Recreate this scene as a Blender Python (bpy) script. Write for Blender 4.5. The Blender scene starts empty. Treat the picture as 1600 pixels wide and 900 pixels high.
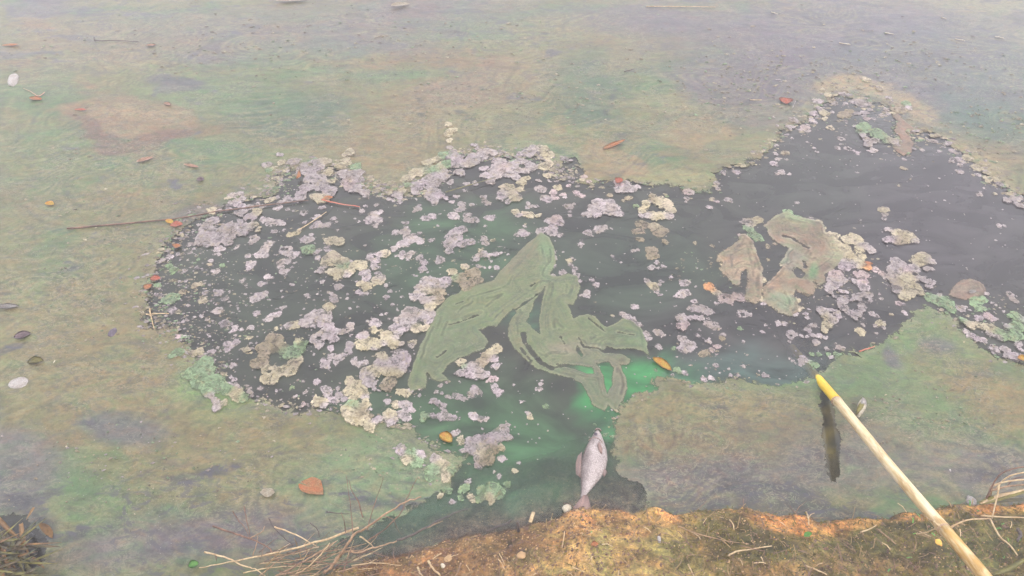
import bpy, bmesh, math, random
import numpy as np
from mathutils import Vector, Matrix

S = bpy.context.scene
COL = S.collection
RNG = random.Random(7)
R = math.radians

# ------------------------------------------------------------------ camera
H = 1.6; PITCH = R(45); FPX = 800/math.tan(R(33))
cam = bpy.data.objects.new('camera', bpy.data.cameras.new('camera')); COL.objects.link(cam)
cam.location = (0, 0, H); cam.rotation_euler = (R(45), 0, 0)
cam.data.sensor_width = 36; cam.data.angle = R(66)
cam.data.clip_start = 0.02; cam.data.clip_end = 500
S.camera = cam

# ------------------------------------------------------------------ overcast daylight
SUN_EL, SUN_ROT = R(58), R(150)
w = bpy.data.worlds.new('World'); S.world = w; w.use_nodes = True
wn = w.node_tree; wn.nodes.clear()
sky = wn.nodes.new('ShaderNodeTexSky'); sky.sky_type = 'NISHITA'; sky.sun_disc = False
sky.sun_elevation = SUN_EL; sky.sun_rotation = SUN_ROT; sky.dust_density = 6; sky.air_density = 1.0
mixc = wn.nodes.new('ShaderNodeMix'); mixc.data_type = 'RGBA'
mixc.inputs['Factor'].default_value = 0.88
mixc.inputs[7].default_value = (9.6, 9.38, 10.0, 1)           # the cloud layer
bg = wn.nodes.new('ShaderNodeBackground'); bg.inputs['Strength'].default_value = 0.12
wo = wn.nodes.new('ShaderNodeOutputWorld')
wn.links.new(sky.outputs[0], mixc.inputs[6]); wn.links.new(mixc.outputs[2], bg.inputs[0]); wn.links.new(bg.outputs[0], wo.inputs[0])

sl = bpy.data.lights.new('sun', 'SUN'); sl.energy = .7; sl.angle = R(20); sl.color = (1, .96, .9)
sun = bpy.data.objects.new('sun', sl); COL.objects.link(sun)
sd = Vector((math.sin(SUN_ROT)*math.cos(SUN_EL), math.cos(SUN_ROT)*math.cos(SUN_EL), math.sin(SUN_EL)))
sun.rotation_euler = (-sd).to_track_quat('-Z', 'Y').to_euler()

S.view_settings.view_transform = 'Standard'; S.view_settings.look = 'None'
S.view_settings.gamma = 1; S.view_settings.exposure = 1.45

# ------------------------------------------------------------------ photo pixel <-> place
CC, SS = math.cos(PITCH), math.sin(PITCH)
def U(u, v, z=0.0):
    a = (u-800)/FPX; b = -(v-450)/FPX
    d = Vector((a, CC+b*SS, -SS+b*CC)); t = (z-H)/d.z
    return Vector((0, 0, H)) + d*t
def UV(X, Y, Z=0.0):
    dep = np.maximum(Y*CC-(Z-H)*SS, .05); up = Y*SS+(Z-H)*CC
    return 800+FPX*X/dep, 450-FPX*up/dep
def mpp(u, v):                                   # metres per photo pixel there
    p = U(u, v); return (p.y*CC+H*SS)/FPX

# ------------------------------------------------------------------ noise
_rs = np.random.RandomState(3); _T = _rs.rand(256, 256).astype(np.float32)
def vn(x, y):
    xi = np.floor(x).astype(int); yi = np.floor(y).astype(int); fx = x-xi; fy = y-yi
    fx = fx*fx*(3-2*fx); fy = fy*fy*(3-2*fy)
    a = _T[xi & 255, yi & 255]; b = _T[(xi+1) & 255, yi & 255]; c = _T[xi & 255, (yi+1) & 255]; d = _T[(xi+1) & 255, (yi+1) & 255]
    return (a*(1-fx)+b*fx)*(1-fy)+(c*(1-fx)+d*fx)*fy
def fbm(x, y, o=4, g=.5):                        # about -1..1
    s = 0; a = 1; t = 0
    for k in range(o):
        s = s+a*(vn(x*2**k+17.3*k, y*2**k+9.1*k)-.5); t += a; a *= g
    return s/t*2.6
def sst(a, b, x):
    t = np.clip((x-a)/(b-a), 0, 1); return t*t*(3-2*t)

# ------------------------------------------------------------------ objects
def tag(o, label=None, cat=None, group=None, kind=None):
    if label: o['label'] = label
    if cat: o['category'] = cat
    if group: o['group'] = group
    if kind: o['kind'] = kind
    return o
def empty(name, loc=(0, 0, 0)):
    o = bpy.data.objects.new(name, None); COL.objects.link(o); o.location = loc; o.empty_display_size = .05; return o
def link(name, me, m, parent=None):
    o = bpy.data.objects.new(name, me); COL.objects.link(o)
    if m: me.materials.append(m)
    if parent: o.parent = parent
    return o
def np_mesh(name, V, F, col=None, wet=None, smooth=True, edge=None):
    me = bpy.data.meshes.new(name); V = np.asarray(V, np.float32); F = np.asarray(F, np.int32); k = F.shape[1]
    me.vertices.add(len(V)); me.vertices.foreach_set('co', V.ravel())
    me.loops.add(F.size); me.loops.foreach_set('vertex_index', F.ravel())
    me.polygons.add(len(F)); me.polygons.foreach_set('loop_start', np.arange(len(F), dtype=np.int32)*k)
    me.polygons.foreach_set('loop_total', np.full(len(F), k, np.int32))
    me.polygons.foreach_set('use_smooth', np.full(len(F), smooth))
    if col is not None:
        a = me.attributes.new('tint', 'FLOAT_COLOR', 'POINT')
        a.data.foreach_set('color', np.concatenate([col, np.ones((len(col), 1))], 1).astype(np.float32).ravel())
    if wet is not None:
        a = me.attributes.new('wet', 'FLOAT', 'POINT'); a.data.foreach_set('value', wet.astype(np.float32))
    if edge is not None:
        a = me.attributes.new('edge', 'FLOAT', 'POINT'); a.data.foreach_set('value', np.clip(edge, -.05, .2).astype(np.float32))
    me.update(calc_edges=True); me.validate(); return me
def field_mesh(name, X, Y, F, Z, edge=-.002, col=None, wet=None, E=None):
    """sheet where F>0, its border pulled onto F=0 and dipped below the water"""
    ny, nx = F.shape; ins = F > 0
    cell = ins[:-1, :-1] | ins[1:, :-1] | ins[:-1, 1:] | ins[1:, 1:]
    gy, gx = np.gradient(F, Y[1, 0]-Y[0, 0], X[0, 1]-X[0, 0]); g2 = gx*gx+gy*gy+1e-9
    st = X[0, 1]-X[0, 0]
    dx = np.clip(-F*gx/g2, -st, st); dy = np.clip(-F*gy/g2, -st, st)
    PX = np.where(ins, X, X+dx); PY = np.where(ins, Y, Y+dy); PZ = np.where(ins, Z, edge)
    idx = np.arange(ny*nx).reshape(ny, nx)
    q = np.stack([idx[:-1, :-1], idx[:-1, 1:], idx[1:, 1:], idx[1:, :-1]], -1)[cell]
    if len(q) == 0: return None
    used, inv = np.unique(q, return_inverse=True)
    V = np.stack([PX.ravel()[used], PY.ravel()[used], PZ.ravel()[used]], 1)
    return np_mesh(name, V, inv.reshape(-1, 4), None if col is None else col.reshape(-1, 3)[used], None if wet is None else wet.ravel()[used], edge=None if E is None else E.ravel()[used])
def seg_dist(X, Y, a, b):
    dx, dy = b[0]-a[0], b[1]-a[1]; l = dx*dx+dy*dy+1e-12
    t = np.clip(((X-a[0])*dx+(Y-a[1])*dy)/l, 0, 1)
    return np.hypot(X-a[0]-t*dx, Y-a[1]-t*dy)
def poly_sd(X, Y, P):
    """signed distance, + inside"""
    d = np.full(X.shape, 1e9); ins = np.zeros(X.shape, bool); n = len(P)
    for i in range(n):
        a, b = P[i], P[(i+1) % n]
        d = np.minimum(d, seg_dist(X, Y, a, b))
        c = (a[1] > Y) != (b[1] > Y)
        xx = (b[0]-a[0])*(Y-a[1])/((b[1]-a[1]) if b[1] != a[1] else 1e-9)+a[0]
        ins ^= c & (X < xx)
    return np.where(ins, d, -d)
def line_d(X, Y, P):
    d = np.full(X.shape, 1e9)
    for a, b in zip(P[:-1], P[1:]): d = np.minimum(d, seg_dist(X, Y, a, b))
    return d
def W(pts): return [tuple(U(u, v)[:2]) for u, v in pts]

# ------------------------------------------------------------------ materials
class M:
    def __init__(s, name):
        s.m = bpy.data.materials.new(name); s.m.use_nodes = True; s.t = s.m.node_tree; s.n = s.t.nodes
        s.b = s.n['Principled BSDF']; s.out = s.n['Material Output']; s.tc = s.n.new('ShaderNodeTexCoord')
    def l(s, a, b): s.t.links.new(a, b)
    def map(s, scale=(1, 1, 1), src='Object'):
        n = s.n.new('ShaderNodeMapping'); n.inputs['Scale'].default_value = scale; s.l(s.tc.outputs[src], n.inputs[0]); return n.outputs[0]
    def noise(s, scale, detail=4, dist=0, vec=None, rough=.55):
        n = s.n.new('ShaderNodeTexNoise'); n.inputs['Scale'].default_value = scale; n.inputs['Detail'].default_value = detail
        n.inputs['Distortion'].default_value = dist; n.inputs['Roughness'].default_value = rough
        s.l(vec or s.tc.outputs['Object'], n.inputs['Vector']); return n.outputs['Fac']
    def vor(s, scale, vec=None, feat='F1', out='Distance'):
        n = s.n.new('ShaderNodeTexVoronoi'); n.feature = feat; n.inputs['Scale'].default_value = scale
        s.l(vec or s.tc.outputs['Object'], n.inputs['Vector']); return n.outputs[out]
    def ramp(s, src, *st):
        n = s.n.new('ShaderNodeValToRGB'); e = n.color_ramp.elements
        while len(e) < len(st): e.new(.5)
        for i, (p, c) in enumerate(st):
            e[i].position = p; e[i].color = (*c, 1) if isinstance(c, tuple) else (c, c, c, 1)
        s.l(src, n.inputs[0]); return n.outputs[0]
    def mix(s, f, a, b, mode='MIX'):
        n = s.n.new('ShaderNodeMix'); n.data_type = 'RGBA'; n.blend_type = mode
        for sock, val in ((n.inputs['Factor'], f), (n.inputs[6], a), (n.inputs[7], b)):
            if isinstance(val, tuple): sock.default_value = (*val, 1)
            elif isinstance(val, (int, float)): sock.default_value = val
            else: s.l(val, sock)
        return n.outputs[2]
    def math(s, op, a, b=0.0):
        n = s.n.new('ShaderNodeMath'); n.operation = op
        for i, val in enumerate((a, b)):
            if isinstance(val, (int, float)): n.inputs[i].default_value = val
            else: s.l(val, n.inputs[i])
        return n.outputs[0]
    def attr(s, name, out='Color'):
        n = s.n.new('ShaderNodeAttribute'); n.attribute_name = name; return n.outputs[out]
    def bump(s, h, strength=.5, dist=.01):
        n = s.n.new('ShaderNodeBump'); n.inputs['Strength'].default_value = strength; n.inputs['Distance'].default_value = dist
        s.l(h, n.inputs['Height']); s.l(n.outputs[0], s.b.inputs['Normal'])
    def lace(s, lo, terms, soft=.0012):
        """torn edge: the film ends where edge distance plus noise falls under lo"""
        e = s.attr('edge', 'Fac')
        for fac, amp in terms: e = s.math('ADD', e, s.math('MULTIPLY', s.math('SUBTRACT', fac, .5), amp))
        k = s.n.new('ShaderNodeMapRange'); k.inputs[1].default_value = lo-soft; k.inputs[2].default_value = lo+soft; s.l(e, k.inputs[0])
        tr = s.n.new('ShaderNodeBsdfTransparent'); mx = s.n.new('ShaderNodeMixShader')
        s.l(k.outputs[0], mx.inputs[0]); s.l(tr.outputs[0], mx.inputs[1]); s.l(s.b.outputs[0], mx.inputs[2]); s.l(mx.outputs[0], s.out.inputs[0])
    def set(s, col=None, rough=None, spec=None, ior=None):
        for k, v in (('Base Color', col), ('Roughness', rough), ('Specular IOR Level', spec), ('IOR', ior)):
            if v is None: continue
            if isinstance(v, tuple): s.b.inputs[k].default_value = (*v, 1)
            elif isinstance(v, (int, float)): s.b.inputs[k].default_value = v
            else: s.l(v, s.b.inputs[k])
        return s

def mat_water():
    m = M('murky_water'); t = m.attr('tint')
    n = m.noise(7, 5, 1.2, m.map((.7, 1.3, 1)))
    c = m.mix(1, t, m.ramp(n, (.34, .42), (.5, 1.0), (.66, 1.6)), 'MULTIPLY')
    fl = m.ramp(m.vor(70, m.map((1, 1.3, 1))), (.03, 1.0), (.07, 0.0))
    c = m.mix(m.math('MULTIPLY', fl, m.ramp(m.noise(5, 2), (.52, 0), (.62, .5))), c, (.1, .1, .09))
    m.set(c, .045, .5, 1.333)
    rp = m.math('ADD', m.noise(5, 3, .4, m.map((1, 1.6, 1))), m.math('MULTIPLY', m.noise(32, 3), .12))
    m.bump(rp, .05, .05)
    tr = m.n.new('ShaderNodeBsdfTransparent'); mx = m.n.new('ShaderNodeMixShader')
    m.l(m.attr('wet', 'Fac'), mx.inputs[0]); m.l(tr.outputs[0], mx.inputs[1]); m.l(m.b.outputs[0], mx.inputs[2]); m.l(mx.outputs[0], m.out.inputs[0])
    gl = m.n.new('ShaderNodeBsdfGlossy'); gl.inputs['Roughness'].default_value = .045
    fr = m.n.new('ShaderNodeFresnel'); fr.inputs[0].default_value = 1.333; mg = m.n.new('ShaderNodeMixShader')
    m.l(fr.outputs[0], mg.inputs[0]); m.l(tr.outputs[0], mg.inputs[1]); m.l(gl.outputs[0], mg.inputs[2]); m.l(mg.outputs[0], mx.inputs[1])
    return m.m
def mat_scum(name, rough=.42, streak=(1, 1.7, 1), amp=1.0, lace=None):
    m = M(name); t = m.attr('tint'); wv = m.map(streak)
    a = m.noise(6, 7, 2.2, wv, .6); b = m.noise(38, 6, 1.0, wv, .62); c = m.noise(210, 3, .2); d = m.noise(15, 6, 2.8, wv, .6)
    k = m.math('ADD', m.math('ADD', m.math('MULTIPLY', a, .55), m.math('MULTIPLY', b, .34)), m.math('ADD', m.math('MULTIPLY', c, .5), m.math('MULTIPLY', d, .61)))
    mul = m.ramp(m.math('MULTIPLY', k, .5), (.37, .50), (.44, .78), (.50, 1.0), (.56, 1.18), (.63, 1.5))
    col = m.mix(amp, t, mul, 'MULTIPLY')
    rg = m.noise(11, 5, 2.6, m.map((1, 1.9, 1)), .58); rk = m.noise(27, 5, 2.0, m.map((1, 1.6, 1)), .6); on = m.ramp(m.noise(5, 3, 1), (.42, .15), (.6, 1.0))
    col = m.mix(m.math('MULTIPLY', m.ramp(rg, (.455, 0.0), (.482, .85*amp), (.505, .0)), on), col, (.03, .034, .026))
    col = m.mix(m.math('MULTIPLY', m.ramp(rk, (.50, 0.0), (.53, .75*amp), (.56, .0)), on), col, (.15, .14, .10))
    col = m.mix(m.math('MULTIPLY', m.ramp(rk, (.375, 0.0), (.41, .75*amp), (.44, .0)), on), col, (.034, .04, .032))
    hue = m.noise(9, 6, 2.4, m.map((streak[0]*1.1, streak[1]*1.2, 1)), .6)
    col = m.mix(amp, col, m.ramp(hue, (.34, (1.15, .96, .82)), (.44, (1.05, 1.0, .94)), (.55, (.98, 1.02, .92)), (.66, (.82, 1.05, .82))), 'MULTIPLY')
    # veins of bare dark water where the film is thin
    g = m.ramp(m.noise(12, 8, 2.0, m.map((streak[0], streak[1]*1.15, 1)), .66), (.545, 0.0), (.60, 1.0))
    g = m.math('MULTIPLY', g, m.math('ADD', m.math('MULTIPLY', m.attr('wet', 'Fac'), .8), .10*amp))
    col = m.mix(g, col, (.036, .036, .042))
    # small pale bits and dark pits caught in the film
    v1 = m.vor(120); v2 = m.vor(75, m.map((1, 1.5, 1)))
    sp = m.math('MULTIPLY', m.ramp(v1, (.06, 1.0), (.13, 0.0)), m.ramp(m.noise(7, 3), (.45, 0.0), (.6, .8)))
    col = m.mix(sp, col, (.22, .21, .18))
    dk = m.math('MULTIPLY', m.ramp(v2, (.06, 1.0), (.15, 0.0)), m.ramp(m.noise(9, 3, 0, m.map((1.3, 1, 1))), (.45, 0.0), (.6, .75)))
    col = m.mix(dk, col, (.03, .034, .032))
    r = m.math('SUBTRACT', rough+.12, m.math('MULTIPLY', m.attr('wet', 'Fac'), .22))
    m.set(col, r, .5, 1.35)
    m.bump(m.math('ADD', m.math('MULTIPLY', b, .5), m.math('MULTIPLY', c, .45)), .3, .003)
    if lace: m.lace(lace[0], [(m.noise(30, 6, .6, None, .65), lace[1]), (m.noise(150, 4, .3, None, .6), lace[2])], lace[3] if len(lace) > 3 else .0022)
    return m.m
def mat_foam():
    m = M('foam'); t = m.attr('tint')
    v = m.vor(240); n = m.noise(55, 5, .8, None, .62); f = m.noise(190, 4, .3, None, .6); big = m.noise(17, 4, .6)
    c = m.mix(1, t, m.ramp(n, (.30, .55), (.46, .92), (.58, 1.08), (.72, 1.36)), 'MULTIPLY')
    c = m.mix(1, c, m.ramp(f, (.32, .66), (.5, 1.0), (.68, 1.28)), 'MULTIPLY')
    c = m.mix(1, c, m.ramp(big, (.36, (.88, .84, .76)), (.5, (1, 1, 1)), (.64, (1.02, .96, 1.03))), 'MULTIPLY')
    c = m.mix(.6, c, m.ramp(v, (.0, .66), (.3, 1.0), (.7, 1.12)), 'MULTIPLY')
    yel = m.ramp(m.noise(70, 4, 0, None, .6), (.56, 0.0), (.68, .55)); c = m.mix(yel, c, (.19, .155, .075))
    brn = m.ramp(m.noise(110, 3, 0, m.map((1, 1, 2))), (.60, 0.0), (.67, .65)); c = m.mix(brn, c, (.075, .058, .04))
    rim = m.ramp(m.attr('edge', 'Fac'), (.0, .55), (.0032, 0.0)); c = m.mix(rim, c, m.mix(1, t, (1.28, 1.26, 1.26), 'MULTIPLY'))
    m.set(c, .55, .35, 1.33)
    m.bump(m.math('ADD', m.math('MULTIPLY', v, -.6), m.math('MULTIPLY', n, .9)), .4, .003)
    m.lace(.0006, [(m.noise(130, 5, .6, None, .68), .0125), (f, .007)], .0014)
    mx = m.out.inputs[0].links[0].from_node; k = mx.inputs[0].links[0].from_socket           # wet thin froth lets some of the water through
    m.l(m.math('MULTIPLY', k, m.ramp(m.noise(48, 5, .8, None, .65), (.36, .48), (.50, .90), (.58, 1.0))), mx.inputs[0])
    return m.m
def mat_soil():
    m = M('bank_soil'); t = m.attr('tint')
    a = m.noise(17, 7, .8, None, .65); b = m.noise(75, 6, .4, None, .65); v = m.vor(120); f = m.noise(320, 3)
    c = m.mix(1, t, m.ramp(a, (.34, .38), (.46, .8), (.54, 1.15), (.66, 1.75)), 'MULTIPLY')
    c = m.mix(1, c, m.ramp(b, (.32, (.36, .33, .3)), (.47, (.92, .92, .9)), (.55, (1.15, 1.1, 1.0)), (.68, (1.8, 1.65, 1.4))), 'MULTIPLY')
    c = m.mix(1, c, m.ramp(f, (.3, .7), (.7, 1.3)), 'MULTIPLY')
    c = m.mix(1, c, m.ramp(m.noise(11, 4, 1), (.38, (.86, 1.0, .8)), (.6, (1.15, .95, .82))), 'MULTIPLY')
    g = m.math('MULTIPLY', m.ramp(v, (.12, 1.0), (.24, 0.0)), m.ramp(m.noise(30, 3), (.48, 0.0), (.6, .9)))
    c = m.mix(g, c, (.34, .24, .12))
    m.set(c, .85, .2)
    m.bump(m.math('ADD', m.math('MULTIPLY', b, .8), m.math('MULTIPLY', f, .3)), .9, .008)
    return m.m
def mat_leafy(name, c1, c2, scale=40, rough=.6, stretch=(1, 1, 1), spec=.35):
    m = M(name); n = m.noise(scale, 4, .4, m.map(stretch)); n2 = m.noise(scale*5, 3)
    c = m.mix(m.ramp(n, (.35, 0.0), (.65, 1.0)), c1, c2)
    c = m.mix(1, c, m.ramp(n2, (.3, .7), (.7, 1.25)), 'MULTIPLY')
    m.set(c, rough, spec); m.bump(n2, .35, .003); return m.m
def mat_bamboo(name, c1, c2, c3):
    m = M(name); st = m.noise(14, 4, 0, m.map((9, 9, .7))); bl = m.noise(24, 6, .8, m.map((1.6, 1.6, .4)), .62); fine = m.noise(90, 3, 0, m.map((6, 6, .6)))
    c = m.mix(m.ramp(st, (.38, 0.0), (.62, 1.0)), c1, c2)
    c = m.mix(m.ramp(bl, (.48, 0.0), (.62, .85)), c, c3)
    c = m.mix(1, c, m.ramp(fine, (.3, .82), (.7, 1.12)), 'MULTIPLY')
    sp = m.math('MULTIPLY', m.ramp(m.vor(150), (.06, 1.0), (.14, 0.0)), m.ramp(m.noise(18, 2), (.5, 0.0), (.62, .8)))
    c = m.mix(sp, c, (.05, .03, .015))
    m.set(c, .42, .4); m.bump(fine, .25, .002); return m.m
def mat_fish():
    m = M('fish_scales'); mp = m.map((1, .62, .3)); v = m.vor(260, mp); e = m.vor(260, mp, 'DISTANCE_TO_EDGE')
    n = m.noise(30, 3)
    sep = m.n.new('ShaderNodeSeparateXYZ'); m.l(m.tc.outputs['Object'], sep.inputs[0])
    back = m.ramp(m.math('ADD', m.math('MULTIPLY', sep.outputs[0], 14), m.math('MULTIPLY', n, .5)), (-.0, 1.0), (.28, 0.0))
    c = m.mix(back, (.27, .235, .22), (.11, .085, .075))
    c = m.mix(m.ramp(e, (.03, .75), (.12, 0.0)), c, m.mix(1, c, (.42, .36, .36), 'MULTIPLY'))
    c = m.mix(1, c, m.ramp(n, (.3, .8), (.7, 1.12)), 'MULTIPLY')
    m.set(c, .3, .5); m.bump(m.math('MULTIPLY', v, -1), .5, .003); return m.m

MW = mat_water(); MS = mat_scum('algae_film', lace=(.0, .085, .03, .0042)); MG = mat_scum('algae_mat', .55, (1.4, 1.4, 1), .6, (.0, .012, .008)); MT = mat_scum('tan_algae', .55, (1.3, 1.6, 1), 1.0, (.0, .022, .012)); MR = mat_scum('algae_film_beyond'); MF = mat_foam(); MB = mat_soil()
M_LITTER = mat_leafy('dead_grass', (.20, .13, .05), (.09, .055, .022), 30)
M_STRAW = mat_leafy('straw', (.40, .31, .18), (.27, .18, .09), 25, .6, (3, 3, 3))
M_TWIG = mat_leafy('brown_twig', (.14, .075, .045), (.06, .033, .022), 40)
M_TWIGP = mat_leafy('tan_twig', (.28, .18, .10), (.15, .09, .05), 40)
M_DARK = mat_leafy('dark_bark', (.035, .03, .03), (.07, .05, .04), 60)
M_REED1 = mat_leafy('amber_reed', (.22, .115, .025), (.085, .042, .01), 35, .45)
M_REED2 = mat_leafy('olive_reed', (.15, .13, .022), (.06, .058, .014), 35, .45)
M_REED3 = mat_leafy('dark_reed', (.03, .04, .012), (.07, .045, .015), 35, .45)
M_ORANGE = mat_leafy('orange_leaf', (.40, .14, .05), (.30, .17, .075), 60, .5)
M_RED = mat_leafy('red_leaf', (.38, .09, .05), (.30, .12, .07), 60, .5)
M_YEL = mat_leafy('yellow_leaf', (.46, .33, .05), (.42, .18, .03), 60, .5)
M_PINK = mat_leafy('faded_leaf', (.36, .21, .15), (.28, .18, .11), 60, .6)
M_GREEN = mat_leafy('green_leaf', (.10, .26, .04), (.05, .16, .03), 60, .5)
M_CREAM = mat_leafy('cream_scrap', (.36, .33, .25), (.28, .23, .16), 60, .5)
M_WHITE = mat_leafy('white_scrap', (.235, .225, .205), (.18, .155, .135), 60, .45)
M_STONE = mat_leafy('dark_stone', (.035, .028, .04), (.08, .06, .075), 60, .6)
M_MAUVE = mat_leafy('mauve_leaf', (.11, .08, .085), (.16, .11, .11), 60, .6)
M_MOSS = mat_leafy('moss', (.13, .105, .022), (.045, .04, .012), 18, .9, (1, 1, 1), .1)
M_GRIT = mat_leafy('grit', (.36, .24, .12), (.2, .12, .055), 9, .8)

# ------------------------------------------------------------------ palettes and painted regions (pigment, with some sky glare and reflection put into it, in photo coordinates)
OLIVE = (.084, .083, .041); BROWN = (.104, .074, .040); GREEN = (.050, .088, .040); TAN = (.115, .085, .042)
DGREEN = (.036, .062, .040); LILAC = (.064, .055, .072); DARK = (.022, .024, .026); PALE = (.12, .112, .066)
PUTTY = (.106, .091, .049); TEAL = (.038, .064, .05); ROSE = (.108, .074, .054); VIVID = (.06, .20, .065); GREY = (.078, .071, .078)  # LILAC and GREY carry lilac sky glare painted onto the thin film
def paint(C, u, v, blobs, wu, wv):
    uu, vv = u+wu, v+wv
    for (bu, bv, ru, rv, ang, col, amt, soft) in blobs:
        c, s = math.cos(R(ang)), math.sin(R(ang)); du, dv = uu-bu, vv-bv
        q = np.hypot((du*c+dv*s)/ru, (-du*s+dv*c)/rv)
        k = (amt*(1-sst(1-soft, 1+soft, q)))[..., None]; C[:] = C*(1-k)+np.array(col)*k

# bank edge line (where land meets water), photo pixels
EDGE = [(-900, 1010), (-300, 965), (100, 935), (300, 920), (440, 905), (500, 898), (545, 886), (580, 878), (610, 870), (640, 864), (668, 852), (700, 843), (760, 838), (815, 828),
        (850, 815), (880, 803), (910, 797), (950, 795), (1000, 797), (1060, 800), (1110, 797), (1160, 794), (1200, 800), (1250, 808), (1310, 812), (1370, 806), (1430, 799), (1490, 794), (1550, 789), (1620, 782), (1800, 772), (2300, 760)]
_EX = np.array([U(u, v).x for u, v in EDGE]); _EY = np.array([U(u, v).y for u, v in EDGE])
def edge_y(x): return np.interp(x, _EX, _EY)
def bank_z(X, Y):
    d = edge_y(X)+.012*fbm(X*22+5, X*3+1, 3)-Y
    land = .022*sst(0, .02, d)+.38*np.clip(d, 0, .2)+.95*np.clip(d-.2, 0, .46)
    land = land*(1-.25*sst(.35, -.4, X))+.014*fbm(X*14, Y*14, 4)*sst(0, .05, d)+.0055*fbm(X*60, Y*60, 4)*sst(0, .02, d)
    bed = np.where(d > -.16, .13*d, -.0208+.6*(d+.16)); bed = np.maximum(bed, -.35)+.003*fbm(X*30, Y*30, 3)*sst(0, -.05, d)
    return np.where(d > 0, land, bed), d
def Ub(u, v, dz=0.0):
    z = .05
    for _ in range(12):
        p = U(u, v, z); z = .5*z+.5*(float(bank_z(np.array([p.x]), np.array([p.y]))[0][0])+dz)
    return U(u, v, z)

# ------------------------------------------------------------------ scum film border: the open water inside it
OPEN = [(300, 352), (342, 326), (392, 312), (428, 300), (428, 276), (460, 262), (500, 262), (530, 266), (560, 290), (592, 293), (612, 307), (632, 302), (660, 290), (690, 270), (708, 245), (740, 242), (770, 238), (792, 248), (815, 250),
        (830, 236), (850, 246), (866, 272), (878, 284), (884, 262), (897, 254), (904, 268), (894, 288), (930, 291), (960, 286), (1000, 289), (1045, 290), (1075, 300), (1110, 300), (1124, 272), (1150, 262), (1172, 255), (1195, 236), (1215, 214), (1245, 196), (1270, 181), (1288, 156), (1312, 146), (1340, 158), (1375, 162), (1398, 175), (1396, 196),
        (1404, 212), (1400, 232), (1412, 242), (1424, 236), (1424, 216), (1412, 203), (1430, 205), (1446, 210), (1470, 216), (1490, 232), (1512, 248), (1530, 262), (1556, 285), (1580, 300), (1620, 320), (1720, 360), (1900, 420), (1900, 640), (1720, 610), (1604, 572), (1562, 556), (1532, 540), (1511, 516), (1497, 500), (1470, 487), (1446, 478),
        (1434, 492), (1405, 518), (1372, 541), (1345, 552), (1310, 560), (1290, 572), (1276, 590), (1262, 603), (1236, 605), (1205, 598), (1170, 590), (1140, 592), (1110, 602), (1080, 604), (1058, 592), (1040, 586), (1015, 590), (1005, 600), (1025, 605), (1010, 610), (990, 618), (975, 626), (962, 646), (950, 672), (958, 700), (957, 730), (964, 745), (990, 757), (1010, 770), (1000, 800), (900, 802), (840, 830), (700, 848), (620, 875), (588, 880),
        (560, 862), (520, 862), (545, 832), (590, 822), (625, 800), (660, 790), (700, 770), (715, 740), (735, 712), (700, 705), (668, 690), (640, 668), (600, 660), (570, 655), (545, 640), (505, 636), (470, 640), (430, 632), (396, 628), (372, 610), (346, 592), (330, 570), (303, 552), (285, 536), (282, 520), (262, 507), (236, 512), (228, 497), (236, 470), (232, 452), (246, 420), (258, 392), (272, 372)]

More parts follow.
